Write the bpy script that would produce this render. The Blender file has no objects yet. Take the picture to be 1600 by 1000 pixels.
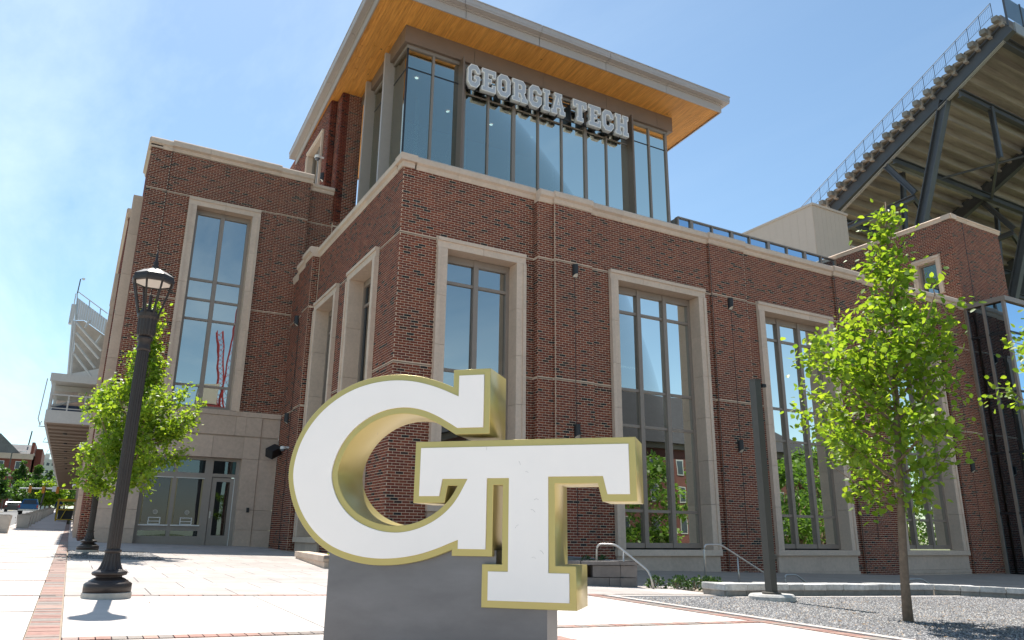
import bpy, math, random
import numpy as np
from mathutils import Vector, Matrix
random.seed(7); rng = np.random.default_rng(7)
S = bpy.context.scene
R_ = math.radians

# ------------------------------------------------------------------ camera, light, exposure
FPX = 1178.8; YAW, PITCH, ROLL = R_(29.38938828), R_(16.06574379), R_(0.64544648)
CAMZ = 0.81
cam_d = bpy.data.cameras.new('camera'); cam = bpy.data.objects.new('camera', cam_d)
S.collection.objects.link(cam); S.camera = cam
cam_d.sensor_width = 36; cam_d.lens = FPX / 1600 * 36; cam_d.clip_start = 0.05; cam_d.clip_end = 3000
_f = Vector((math.sin(YAW) * math.cos(PITCH), math.cos(YAW) * math.cos(PITCH), math.sin(PITCH)))
_r = Vector((math.cos(YAW), -math.sin(YAW), 0)); _u = _r.cross(_f)
r2 = math.cos(ROLL) * _r + math.sin(ROLL) * _u; u2 = -math.sin(ROLL) * _r + math.cos(ROLL) * _u
m = Matrix((r2, u2, -_f)).transposed().to_4x4(); m.translation = (0, 0, CAMZ); cam.matrix_world = m

SUN_EL = R_(62.8); SUN_AZ = R_(4.0)            # azimuth from +Y towards +X
W = bpy.data.worlds.new('World'); S.world = W; W.use_nodes = True
nt = W.node_tree; nt.nodes.clear()
def N(t, **k):
    n = nt.nodes.new(t)
    for a, b in k.items(): setattr(n, a, b)
    return n
out = N('ShaderNodeOutputWorld'); bg = N('ShaderNodeBackground'); sky = N('ShaderNodeTexSky')
sky.sky_type = 'NISHITA'; sky.sun_disc = False; sky.sun_elevation = SUN_EL; sky.sun_rotation = SUN_AZ
sky.air_density = 1.0; sky.dust_density = 0.6; sky.ozone_density = 1.6; sky.altitude = 300
tc = N('ShaderNodeTexCoord'); sep = N('ShaderNodeSeparateXYZ'); nt.links.new(tc.outputs['Generated'], sep.inputs[0])
# thin cirrus laid on a flat layer: direction divided by its height
zz = N('ShaderNodeMath', operation='MAXIMUM'); zz.inputs[1].default_value = .06; nt.links.new(sep.outputs[2], zz.inputs[0])
dx = N('ShaderNodeMath', operation='DIVIDE'); dy = N('ShaderNodeMath', operation='DIVIDE')
nt.links.new(sep.outputs[0], dx.inputs[0]); nt.links.new(zz.outputs[0], dx.inputs[1])
nt.links.new(sep.outputs[1], dy.inputs[0]); nt.links.new(zz.outputs[0], dy.inputs[1])
cb = N('ShaderNodeCombineXYZ'); nt.links.new(dx.outputs[0], cb.inputs[0]); nt.links.new(dy.outputs[0], cb.inputs[1])
mp = N('ShaderNodeMapping'); mp.inputs['Rotation'].default_value = (0, 0, R_(38)); mp.inputs['Scale'].default_value = (.55, .17, 1)
nt.links.new(cb.outputs[0], mp.inputs[0])
nz = N('ShaderNodeTexNoise'); nz.inputs['Scale'].default_value = 1.3; nz.inputs['Detail'].default_value = 9; nz.inputs['Roughness'].default_value = .62; nz.inputs['Distortion'].default_value = .5
nt.links.new(mp.outputs[0], nz.inputs['Vector'])
cr = N('ShaderNodeValToRGB'); cr.color_ramp.elements[0].position = .45; cr.color_ramp.elements[1].position = .78
nt.links.new(nz.outputs['Fac'], cr.inputs[0])
# more cloud towards the west (street side), none to the east
wx = N('ShaderNodeMapRange'); wx.inputs['From Min'].default_value = .62; wx.inputs['From Max'].default_value = -.1
wx.inputs['To Min'].default_value = .06; wx.inputs['To Max'].default_value = .58
nt.links.new(sep.outputs[0], wx.inputs['Value'])
mu = N('ShaderNodeMath', operation='MULTIPLY'); nt.links.new(cr.outputs[0], mu.inputs[0]); nt.links.new(wx.outputs[0], mu.inputs[1])
mx = N('ShaderNodeMixRGB'); nt.links.new(mu.outputs[0], mx.inputs[0]); nt.links.new(sky.outputs[0], mx.inputs[1])
mx.inputs[2].default_value = (7.6, 7.9, 8.4, 1)
tn = N('ShaderNodeMixRGB', blend_type='MULTIPLY'); tn.inputs[0].default_value = 1; tn.inputs[2].default_value = (.94, 1.035, .98, 1); nt.links.new(mx.outputs[0], tn.inputs[1])
nt.links.new(tn.outputs[0], bg.inputs[0]); bg.inputs[1].default_value = 0.098
nt.links.new(bg.outputs[0], out.inputs[0])
sd = bpy.data.lights.new('sun', 'SUN'); sd.energy = 4.2; sd.angle = R_(.53); sd.color = (1, .955, .88)
so = bpy.data.objects.new('sun', sd); S.collection.objects.link(so)
sdir = Vector((math.sin(SUN_AZ) * math.cos(SUN_EL), math.cos(SUN_AZ) * math.cos(SUN_EL), math.sin(SUN_EL)))
so.rotation_euler = sdir.to_track_quat('Z', 'Y').to_euler(); so.location = (0, 0, 60)
S.view_settings.view_transform = 'Standard'; S.view_settings.look = 'None'; S.view_settings.gamma = 1
S.view_settings.exposure = 0.92
S.view_settings.use_curve_mapping = False
S.cycles.max_bounces = 8; S.cycles.transparent_max_bounces = 12; S.cycles.caustics_reflective = False
S.cycles.use_denoising = True

# ------------------------------------------------------------------ materials
MATS = {}
def mat(name, col, rough=.7, metal=0., spec=.5, noise=0., nscale=8., bump=0., bscale=60., tone=None, stretch=(1, 1, 1), vary=0.):
    if name in MATS: return MATS[name]
    m = bpy.data.materials.new(name); m.use_nodes = True; t = m.node_tree; b = t.nodes['Principled BSDF']
    b.inputs['Base Color'].default_value = (*col, 1); b.inputs['Roughness'].default_value = rough
    b.inputs['Metallic'].default_value = metal; b.inputs['Specular IOR Level'].default_value = spec
    co = t.nodes.new('ShaderNodeTexCoord'); ge = t.nodes.new('ShaderNodeNewGeometry')
    mpn = t.nodes.new('ShaderNodeMapping'); mpn.inputs['Scale'].default_value = stretch
    t.links.new(ge.outputs['Position'], mpn.inputs[0])
    last = None
    def rgb(c):
        n = t.nodes.new('ShaderNodeRGB'); n.outputs[0].default_value = (*c, 1); return n.outputs[0]
    last = rgb(col)
    if noise:
        for sc, amt in ((nscale, noise), (nscale * .13, noise * .8)):
            n = t.nodes.new('ShaderNodeTexNoise'); n.inputs['Scale'].default_value = sc; n.inputs['Detail'].default_value = 6; n.inputs['Roughness'].default_value = .65
            t.links.new(mpn.outputs[0], n.inputs['Vector'])
            mr = t.nodes.new('ShaderNodeMapRange'); mr.inputs['From Min'].default_value = .25; mr.inputs['From Max'].default_value = .75
            mr.inputs['To Min'].default_value = 1 - amt; mr.inputs['To Max'].default_value = 1 + amt
            t.links.new(n.outputs['Fac'], mr.inputs['Value'])
            h = t.nodes.new('ShaderNodeVectorMath'); h.operation = 'SCALE'
            t.links.new(last, h.inputs[0]); t.links.new(mr.outputs[0], h.inputs['Scale']); last = h.outputs[0]
    if vary:
        oi = t.nodes.new('ShaderNodeObjectInfo'); mr = t.nodes.new('ShaderNodeMapRange')
        mr.inputs['To Min'].default_value = 1 - vary; mr.inputs['To Max'].default_value = 1 + vary
        t.links.new(oi.outputs['Random'], mr.inputs['Value']); h = t.nodes.new('ShaderNodeVectorMath'); h.operation = 'SCALE'
        t.links.new(last, h.inputs[0]); t.links.new(mr.outputs[0], h.inputs['Scale']); last = h.outputs[0]
    if tone:                                   # list of (position, colour): per piece tone
        src, stops = tone
        if src == 'island': o = ge.outputs['Random Per Island']
        else: o = t.nodes.new('ShaderNodeObjectInfo').outputs['Random']
        rp = t.nodes.new('ShaderNodeValToRGB'); rp.color_ramp.interpolation = 'CONSTANT'
        e = rp.color_ramp.elements
        e[0].position = 0; e[0].color = (*stops[0][1], 1); e[1].position = stops[1][0]; e[1].color = (*stops[1][1], 1)
        for p, c in stops[2:]: q = e.new(p); q.color = (*c, 1)
        t.links.new(o, rp.inputs[0])
        n = t.nodes.new('ShaderNodeTexNoise'); n.inputs['Scale'].default_value = 22; n.inputs['Detail'].default_value = 5
        t.links.new(ge.outputs['Position'], n.inputs['Vector'])
        n2 = t.nodes.new('ShaderNodeTexNoise'); n2.inputs['Scale'].default_value = .45; n2.inputs['Detail'].default_value = 4
        t.links.new(ge.outputs['Position'], n2.inputs['Vector'])
        ad = t.nodes.new('ShaderNodeMath'); ad.operation = 'ADD'; t.links.new(n.outputs['Fac'], ad.inputs[0]); t.links.new(n2.outputs['Fac'], ad.inputs[1])
        mr = t.nodes.new('ShaderNodeMapRange'); mr.inputs['From Min'].default_value = .6; mr.inputs['From Max'].default_value = 1.4
        mr.inputs['To Min'].default_value = .72; mr.inputs['To Max'].default_value = 1.28
        t.links.new(ad.outputs[0], mr.inputs['Value']); h = t.nodes.new('ShaderNodeVectorMath'); h.operation = 'SCALE'
        t.links.new(rp.outputs[0], h.inputs[0]); t.links.new(mr.outputs[0], h.inputs['Scale']); last = h.outputs[0]
    t.links.new(last, b.inputs['Base Color'])
    if bump:
        n = t.nodes.new('ShaderNodeTexNoise'); n.inputs['Scale'].default_value = bscale; n.inputs['Detail'].default_value = 4
        t.links.new(mpn.outputs[0], n.inputs['Vector'])
        bp = t.nodes.new('ShaderNodeBump'); bp.inputs['Strength'].default_value = bump; bp.inputs['Distance'].default_value = .01
        t.links.new(n.outputs['Fac'], bp.inputs['Height']); t.links.new(bp.outputs[0], b.inputs['Normal'])
    MATS[name] = m; return m
BR = [(0, (0.194, 0.042, 0.020)), (.12, (0.168, 0.035, 0.018)), (.26, (0.219, 0.052, 0.024)), (.38, (0.143, 0.032, 0.018)), (.5, (0.200, 0.047, 0.023)),
      (.62, (0.158, 0.036, 0.020)), (.72, (0.234, 0.062, 0.029)), (.8, (0.132, 0.031, 0.018)), (.875, (0.021, 0.017, 0.017)), (.94, (0.046, 0.022, 0.017)), (.965, (0.179, 0.042, 0.022))]
M_brick = mat('brick', (.2, .05, .03), .85, tone=('island', BR))
M_brick1 = mat('brick_single', (.2, .05, .03), .85, tone=('object', BR))
M_mortar = mat('mortar', (.66, .505, .375), .95, noise=.12, nscale=3)
M_stone = mat('limestone', (.63, .49, .385), .85, noise=.09, nscale=14, bump=.12, bscale=80, vary=.06)
M_bandm = mat('band_stone', (.25, .17, .125), .9, noise=.3, nscale=3)
M_stone2 = mat('limestone_base', (.56, .43, .34), .85, noise=.12, nscale=9, bump=.12, bscale=70, vary=.06)
M_frame = mat('taupe_aluminium', (.29, .235, .195), .45, .15, noise=.04)
M_frame2 = mat('grey_door_frame', (.31, .265, .23), .5, .1, noise=.05)
M_beam = mat('brown_metal_panel', (.23, .165, .125), .45, .25, noise=.06, nscale=2)
M_fin = mat('taupe_fin', (.44, .375, .33), .45, .15, noise=.04)
M_fascia = mat('grey_metal_fascia', (.46, .40, .365), .42, .15, noise=.04)
M_black = mat('black_metal', (.02, .02, .022), .5)
M_white = mat('white_paint', (.78, .77, .75), .5)
M_roof = mat('roof_membrane', (.42, .41, .39), .9, noise=.1)
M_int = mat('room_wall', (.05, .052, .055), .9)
M_curtain = mat('grey_shade', (.16, .155, .15), .9)
M_conc = mat('sidewalk_concrete', (.56, .50, .455), .9, noise=.10, nscale=3, bump=.2, bscale=90, vary=.07)
M_slab = mat('plaza_slab', (.43, .38, .35), .9, noise=.17, nscale=3, bump=.15, bscale=120, vary=.09)
M_joint = mat('sand_joint', (.36, .29, .23), .95, noise=.15)
M_asph = mat('asphalt', (.20, .195, .19), .95, noise=.12, nscale=4, bump=.3)
M_far = mat('far_ground', (.16, .17, .08), .95, noise=.3, nscale=.2)
M_gravel = mat('gravel_bed', (.16, .155, .16), .95, noise=.35, nscale=45, bump=1., bscale=70)
M_pebble = mat('pebble', (.2, .2, .2), .85, tone=('island', [(0, (.10, .10, .105)), (.2, (.17, .17, .175)), (.45, (.25, .245, .25)), (.65, (.07, .07, .075)), (.8, (.36, .35, .34)), (.93, (.30, .23, .17))]))
PV = [(0, (.34, .19, .155)), (.22, (.28, .235, .205)), (.45, (.35, .21, .17)), (.6, (.27, .225, .20)), (.78, (.33, .235, .20)), (.9, (.38, .24, .195))]
M_paver = mat('paver', (.4, .2, .15), .9, tone=('object', PV)); M_paverS = mat('paver_field', (.4, .2, .15), .9, tone=('island', PV))
M_gold = mat('gold_paint', (.50, .405, .15), .33, .42, noise=.05, nscale=3, bump=.02, bscale=600)
M_acryl = mat('white_acrylic', (.90, .85, .81), .28, noise=.02, nscale=2)
M_slabm = mat('grey_brushed_panel', (.15, .147, .155), .40, .6, noise=.2, nscale=1.6, bump=.03, bscale=500, stretch=(1, 1, 3))
M_steel = mat('galvanised_rail', (.50, .48, .45), .38, .7, noise=.06)
M_bronze = mat('bronze_lamp_paint', (.030, .022, .019), .45, .1, noise=.12, nscale=12)
M_diff = mat('lamp_diffuser', (.72, .66, .58), .6)
M_graypole = mat('dark_pole', (.085, .078, .068), .5, .3, noise=.08)
M_sunst = mat('stadium_steel', (.085, .086, .092), .5, .3, noise=.12, nscale=1.2)
M_sconc = mat('stadium_concrete', (.33, .285, .245), .9, noise=.28, nscale=1.1, bump=.2, bscale=8, stretch=(.35, 2, 2), vary=.1)
M_corr = mat('beige_metal_siding', (.60, .465, .375), .6, 0, noise=.03)
M_wsteel = mat('white_steel', (.62, .60, .58), .6, noise=.06)
M_bark = mat('bark', (.19, .135, .095), .95, noise=.3, nscale=14, bump=.6, bscale=40)
M_gran = mat('rough_granite', (.50, .48, .455), .9, noise=.28, nscale=10, bump=.9, bscale=22, vary=.13)
M_gran2 = mat('granite_course', (.27, .255, .235), .9, noise=.22, nscale=8, bump=.6, bscale=25, vary=.1)
M_cmu = mat('grey_block', (.185, .165, .155), .95, noise=.15, nscale=12, bump=.3, vary=.1)
M_soil = mat('soil', (.07, .05, .035), .95, noise=.3)
M_slate = mat('grey_shingle', (.17, .165, .165), .9, noise=.25, nscale=3)
M_redk = mat('shaded_far_brick', (.085, .03, .022), .9, noise=.2)  # far brick with shade put into its colour, for the mirrored hall
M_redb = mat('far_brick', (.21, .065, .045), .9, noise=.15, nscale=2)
M_yel = mat('yellow_paint', (.55, .37, .02), .6)
M_red = mat('crane_red', (.30, .035, .035), .5)
M_crm = mat('cream', (.34, .32, .26), .7)
M_blue = mat('truck_blue', (.012, .085, .22), .25, .3)
M_rub = mat('rubber', (.02, .02, .02), .8)
M_glassdk = mat('dark_glass', (.03, .04, .05), .1)
M_navy = mat('navy_panel', (.03, .05, .10), .6)

def leaf_mat(name, c1, c2, tr, tw=.5):
    m = bpy.data.materials.new(name); m.use_nodes = True; t = m.node_tree; t.nodes.clear()
    o = t.nodes.new('ShaderNodeOutputMaterial'); ge = t.nodes.new('ShaderNodeNewGeometry'); oi = t.nodes.new('ShaderNodeObjectInfo')
    ad = t.nodes.new('ShaderNodeMath'); ad.operation = 'ADD'; t.links.new(ge.outputs['Random Per Island'], ad.inputs[0]); t.links.new(oi.outputs['Random'], ad.inputs[1])
    fr = t.nodes.new('ShaderNodeMath'); fr.operation = 'FRACT'; t.links.new(ad.outputs[0], fr.inputs[0])
    mx = t.nodes.new('ShaderNodeMixRGB'); mx.inputs[1].default_value = (*c1, 1); mx.inputs[2].default_value = (*c2, 1); t.links.new(fr.outputs[0], mx.inputs[0])
    d = t.nodes.new('ShaderNodeBsdfPrincipled'); d.inputs['Roughness'].default_value = .45; t.links.new(mx.outputs[0], d.inputs['Base Color'])
    h = t.nodes.new('ShaderNodeVectorMath'); h.operation = 'MULTIPLY'; h.inputs[1].default_value = tr; t.links.new(mx.outputs[0], h.inputs[0])
    tl = t.nodes.new('ShaderNodeBsdfTranslucent'); t.links.new(h.outputs[0], tl.inputs[0])
    ms = t.nodes.new('ShaderNodeMixShader'); ms.inputs[0].default_value = tw
    t.links.new(d.outputs[0], ms.inputs[1]); t.links.new(tl.outputs[0], ms.inputs[2]); t.links.new(ms.outputs[0], o.inputs[0])
    return m
M_leaf = leaf_mat('spring_leaf', (.085, .17, .018), (.19, .275, .032), (2.9, 2.5, 1.1), .54)
M_leafd = leaf_mat('dark_leaf', (.045, .095, .02), (.08, .15, .03), (1.7, 1.8, .9), .4)
M_shrub = leaf_mat('shrub_leaf', (.03, .07, .02), (.06, .11, .03), (1.3, 1.4, .8), .3)

def glass_mat(name, refl=.6, tint=(.16, .2, .21), gl=(.80, .88, .95), rough=0.):
    m = bpy.data.materials.new(name); m.use_nodes = True; t = m.node_tree; t.nodes.clear()
    o = t.nodes.new('ShaderNodeOutputMaterial'); g = t.nodes.new('ShaderNodeBsdfGlossy'); g.inputs['Roughness'].default_value = rough; g.inputs['Color'].default_value = (*gl, 1)
    tr = t.nodes.new('ShaderNodeBsdfTransparent'); tr.inputs[0].default_value = (*tint, 1)
    lw = t.nodes.new('ShaderNodeFresnel'); lw.inputs[0].default_value = 1.5
    mr = t.nodes.new('ShaderNodeMapRange'); mr.inputs['To Min'].default_value = refl; mr.inputs['To Max'].default_value = 1.; t.links.new(lw.outputs[0], mr.inputs['Value'])
    n = t.nodes.new('ShaderNodeTexNoise'); n.inputs['Scale'].default_value = .55; ge = t.nodes.new('ShaderNodeNewGeometry'); t.links.new(ge.outputs['Position'], n.inputs['Vector'])
    bp = t.nodes.new('ShaderNodeBump'); bp.inputs['Strength'].default_value = .05; bp.inputs['Distance'].default_value = .06; t.links.new(n.outputs['Fac'], bp.inputs['Height']); t.links.new(bp.outputs[0], g.inputs['Normal'])
    ms = t.nodes.new('ShaderNodeMixShader'); t.links.new(mr.outputs[0], ms.inputs[0]); t.links.new(tr.outputs[0], ms.inputs[1]); t.links.new(g.outputs[0], ms.inputs[2]); t.links.new(ms.outputs[0], o.inputs[0])
    return m
M_glass = glass_mat('window_glass', .46, gl=(.90, .90, .84))
M_glassT = glass_mat('tower_glass', .36, (.50, .62, .62), (.98, .97, .82))
M_glassD = glass_mat('dark_curtain_glass', .30, (.05, .08, .09), (.55, .75, .95))
M_glassR = glass_mat('ribbon_glass', .30, (.03, .05, .07), (.50, .66, .82))
M_glassK = glass_mat('dark_low_glass', .10, (.10, .16, .17), (.6, .7, .75))
M_glassS = glass_mat('screened_glass', .03, (.62, .6, .62), (.6, .6, .65))

def wood_mat():
    m = bpy.data.materials.new('wood_soffit'); m.use_nodes = True; t = m.node_tree; b = t.nodes['Principled BSDF']
    ge = t.nodes.new('ShaderNodeNewGeometry'); oi = t.nodes.new('ShaderNodeObjectInfo')
    mp = t.nodes.new('ShaderNodeMapping'); mp.inputs['Scale'].default_value = (14, .8, 1); t.links.new(ge.outputs['Position'], mp.inputs[0])
    n = t.nodes.new('ShaderNodeTexNoise'); n.inputs['Scale'].default_value = 2.2; n.inputs['Detail'].default_value = 6; t.links.new(mp.outputs[0], n.inputs['Vector'])
    r = t.nodes.new('ShaderNodeValToRGB'); r.color_ramp.elements[0].color = (.62, .25, .045, 1); r.color_ramp.elements[1].color = (.88, .41, .09, 1)
    r.color_ramp.elements[0].position = .3; r.color_ramp.elements[1].position = .7; t.links.new(n.outputs['Fac'], r.inputs[0])
    mr = t.nodes.new('ShaderNodeMapRange'); mr.inputs['To Min'].default_value = .9; mr.inputs['To Max'].default_value = 1.08; t.links.new(ge.outputs['Random Per Island'], mr.inputs['Value'])
    h = t.nodes.new('ShaderNodeVectorMath'); h.operation = 'SCALE'; t.links.new(r.outputs[0], h.inputs[0]); t.links.new(mr.outputs[0], h.inputs['Scale'])
    v = t.nodes.new('ShaderNodeTexVoronoi'); v.inputs['Scale'].default_value = 1.15; t.links.new(ge.outputs['Position'], v.inputs['Vector'])
    k = t.nodes.new('ShaderNodeMapRange'); k.inputs['From Min'].default_value = .035; k.inputs['From Max'].default_value = .06; k.inputs['To Min'].default_value = .3; t.links.new(v.outputs['Distance'], k.inputs['Value'])
    h2 = t.nodes.new('ShaderNodeVectorMath'); h2.operation = 'SCALE'; t.links.new(h.outputs[0], h2.inputs[0]); t.links.new(k.outputs[0], h2.inputs['Scale'])
    t.links.new(h2.outputs[0], b.inputs['Base Color']); b.inputs['Roughness'].default_value = .55
    return m
M_wood = wood_mat()

# ------------------------------------------------------------------ builders
def link(name, me, m, parent=None, loc=None):
    o = bpy.data.objects.new(name, me); S.collection.objects.link(o)
    if m is not None and len(me.materials) == 0: me.materials.append(m)
    if parent is not None: o.parent = parent
    if loc is not None: o.location = loc
    return o
class MB:
    def __init__(s): s.v = []; s.f = []
    def face(s, pts):
        k = len(s.v); s.v += [tuple(p) for p in pts]; s.f.append(tuple(range(k, k + len(pts))))
    def hexa(s, p):                            # 8 points: bottom 0-3, top 4-7
        k = len(s.v); s.v += [tuple(q) for q in p]
        s.f += [(k, k + 3, k + 2, k + 1), (k + 4, k + 5, k + 6, k + 7), (k, k + 1, k + 5, k + 4), (k + 1, k + 2, k + 6, k + 5), (k + 2, k + 3, k + 7, k + 6), (k + 3, k, k + 4, k + 7)]; return s
    def box(s, x0, x1, y0, y1, z0, z1):
        s.hexa([(x0, y0, z0), (x1, y0, z0), (x1, y1, z0), (x0, y1, z0), (x0, y0, z1), (x1, y0, z1), (x1, y1, z1), (x0, y1, z1)]); return s
    def fbox(s, F, u0, u1, n0, n1, z0, z1):
        s.hexa([F(u0, n0, z0), F(u1, n0, z0), F(u1, n1, z0), F(u0, n1, z0), F(u0, n0, z1), F(u1, n0, z1), F(u1, n1, z1), F(u0, n1, z1)]); return s
    def prism(s, base, h):                      # base list of 3d points, h vector
        n = len(base); k = len(s.v); s.v += [tuple(p) for p in base] + [(p[0] + h[0], p[1] + h[1], p[2] + h[2]) for p in base]
        s.f.append(tuple(range(k + n - 1, k - 1, -1))); s.f.append(tuple(range(k + n, k + 2 * n)))
        for i in range(n): j = (i + 1) % n; s.f.append((k + i, k + j, k + n + j, k + n + i))
        return s
    def tube(s, pts, rad, seg=8, cap=True):
        pts = [Vector(p) for p in pts]; n = len(pts); rad = rad if isinstance(rad, (list, tuple)) else [rad] * n; k = len(s.v)
        for i, p in enumerate(pts):
            d = (pts[min(i + 1, n - 1)] - pts[max(i - 1, 0)]).normalized()
            a = d.cross(Vector((0, 0, 1))) if abs(d.z) < .95 else d.cross(Vector((1, 0, 0)))
            a.normalize(); b = d.cross(a)
            for j in range(seg):
                t = 2 * math.pi * j / seg; s.v.append(tuple(p + (a * math.cos(t) + b * math.sin(t)) * rad[i]))
        for i in range(n - 1):
            for j in range(seg):
                j2 = (j + 1) % seg; s.f.append((k + i * seg + j, k + i * seg + j2, k + (i + 1) * seg + j2, k + (i + 1) * seg + j))
        if cap: s.f.append(tuple(k + j for j in range(seg))[::-1]); s.f.append(tuple(k + (n - 1) * seg + j for j in range(seg)))
        return s
    def lathe(s, prof, c=(0, 0), seg=24, flute=0, famp=.0, fl=(0, 0)):
        k = len(s.v); n = len(prof)
        for (r, z) in prof:
            for j in range(seg):
                t = 2 * math.pi * j / seg; rr = r * (1 - famp * (j % 2)) if (flute and fl[0] <= z <= fl[1]) else r
                s.v.append((c[0] + rr * math.cos(t), c[1] + rr * math.sin(t), z))
        for i in range(n - 1):
            for j in range(seg):
                j2 = (j + 1) % seg; s.f.append((k + i * seg + j, k + i * seg + j2, k + (i + 1) * seg + j2, k + (i + 1) * seg + j))
        s.f.append(tuple(k + j for j in range(seg))[::-1]); s.f.append(tuple(k + (n - 1) * seg + j for j in range(seg)))
        return s
    def mesh(s, name):
        me = bpy.data.meshes.new(name); me.from_pydata(s.v, [], s.f); me.update(); return me
    def ob(s, name, m, parent=None, loc=None, smooth=False):
        me = s.mesh(name)
        if smooth: me.polygons.foreach_set('use_smooth', [True] * len(me.polygons))
        return link(name, me, m, parent, loc)
def thing(name, label=None, cat=None, loc=(0, 0, 0), group=None, kind=None):
    o = bpy.data.objects.new(name, None); S.collection.objects.link(o); o.location = loc; o.empty_display_size = .2
    return tag(o, label, cat, group, kind)
def tag(o, label=None, cat=None, group=None, kind=None):
    if label: o['label'] = label
    if cat: o['category'] = cat
    if group: o['group'] = group
    if kind: o['kind'] = kind
    return o
def empty(name, parent):
    o = bpy.data.objects.new(name, None); S.collection.objects.link(o); o.parent = parent; return o
def copy_tree(o, parent=None, loc=None, label=None):
    c = o.copy(); S.collection.objects.link(c)
    if parent is not None: c.parent = parent
    if loc is not None: c.location = loc
    if label: c['label'] = label
    for ch in list(o.children): copy_tree(ch, c)
    return c
def FS(yp): return lambda u, n, z: (u, yp - n, z)       # south facing plane: u = x, n outward (to -y)
def FWs(xp): return lambda u, n, z: (xp - n, u, z)      # west facing plane: u = y, n outward (to -x)
def gz(x, y):
    xx = min(max(x, -2.6), 26); yy = max(y, -12)
    z = -.023 * xx + .019 * min(yy, 50)
    if yy > 50: z += .0325 * (min(yy, 170) - 50)
    if yy > 170: z += .02 * (min(yy, 400) - 170)
    return z

# ------------------------------------------------------------------ bricks
BRK = []                                                 # (centre/corner arrays) for the whole building
BL, BH, JN, PROUD = .2032, .0677, .0120, .0035
def brick_field(F, u0, u1, z0, z1, openings=(), bands=(), shift=0.):
    k0 = math.floor(z0 / BH); k1 = math.ceil(z1 / BH)
    for k in range(k0, k1):
        a, b = k * BH, k * BH + BH - JN
        if b <= z0 + .02 or a >= z1 - .02: continue
        a, b = max(a, z0), min(b, z1)
        if any(a < bz1 and b > bz0 for bz0, bz1 in bands): continue
        iv = [(u0, u1)]
        for (o0, o1, p0, p1) in openings:
            if a < p1 and b > p0:
                nv = []
                for (s, e) in iv:
                    if o1 <= s or o0 >= e: nv.append((s, e)); continue
                    if o0 > s: nv.append((s, o0))
                    if o1 < e: nv.append((o1, e))
                iv = nv
        off = shift + (BL / 2 if k % 2 else 0)
        for (s, e) in iv:
            i0 = math.floor((s - off) / BL)
            i = i0
            while off + i * BL < e:
                p, q = max(off + i * BL, s), min(off + (i + 1) * BL - JN, e)
                if q - p > .012: BRK.append((F, p, q, a, b))
                i += 1
def backing(mb, F, u0, u1, z0, z1, openings=(), thick=.3):
    us = sorted({u0, u1, *[min(max(v, u0), u1) for o in openings for v in o[:2]]})
    for a, b in zip(us[:-1], us[1:]):
        if b - a < 1e-4: continue
        mid = (a + b) / 2; cuts = sorted([(o[2], o[3]) for o in openings if o[0] < mid < o[1]]); z = z0
        for c0, c1 in cuts:
            if c0 > z + 1e-3: mb.fbox(F, a, b, -thick, 0, z, c0)
            z = max(z, c1)
        if z < z1: mb.fbox(F, a, b, -thick, 0, z, z1)
BLD = thing('brick_building', 'large red brick hall with tan stone trim and a glass corner room under timber eaves', 'building')
WALLB = MB()
def wall(F, u0, u1, z0, z1, openings=(), bands=(), thick=.3, shift=0., trim=(0, 0)):
    backing(WALLB, F, u0 + trim[0], u1 - trim[1], z0, z1, openings, thick); brick_field(F, u0, u1, z0, z1, openings, bands, shift)
STONES = {}
def stone(F, u0, u1, n0, n1, z0, z1, parent, m=None, name='stone'):
    return MB().fbox(F, u0, u1, n0, n1, z0, z1).ob(name, m or M_stone, parent)
def band(F, u0, u1, z0, z1, parent):
    MB().fbox(F, u0, u1, -.02, .008, z0 + .004, z1 - .004).ob('stone_band', M_bandm, parent)
BANDS = [(4.944, 4.983), (8.395, 8.434)]
def surround(F, u0, u1, z0, z1, name='window_surround', depth=.42, face=.29, proud=.10, sill=True):
    e = empty(name, BLD); g = .004
    n = max(2, round((z1 - z0) / 1.45)); hs = [z0 + (z1 - z0 - face) * i / n for i in range(n + 1)]
    for i in range(n):
        for a, b, s in ((u0, u0 + face, 0), (u1 - face, u1, 1)):
            stone(F, a, b, -depth, proud, hs[i] + g, hs[i + 1] - g, e)
            ia, ib = (a + .0, a + .10) if s == 0 else (b - .10, b)
            stone(F, ia, ib, proud - .002, proud + .035, hs[i] + g, hs[i + 1] - g, e)
    k = 3 if u1 - u0 > 3 else 2
    for i in range(k):
        a = u0 + (u1 - u0) * i / k + (g if i else 0); b = u0 + (u1 - u0) * (i + 1) / k - (g if i < k - 1 else 0)
        stone(F, a, b, -depth, proud, z1 - face, z1, e); stone(F, a, b, proud - .002, proud + .035, z1 - .10, z1, e)
    return e
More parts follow.
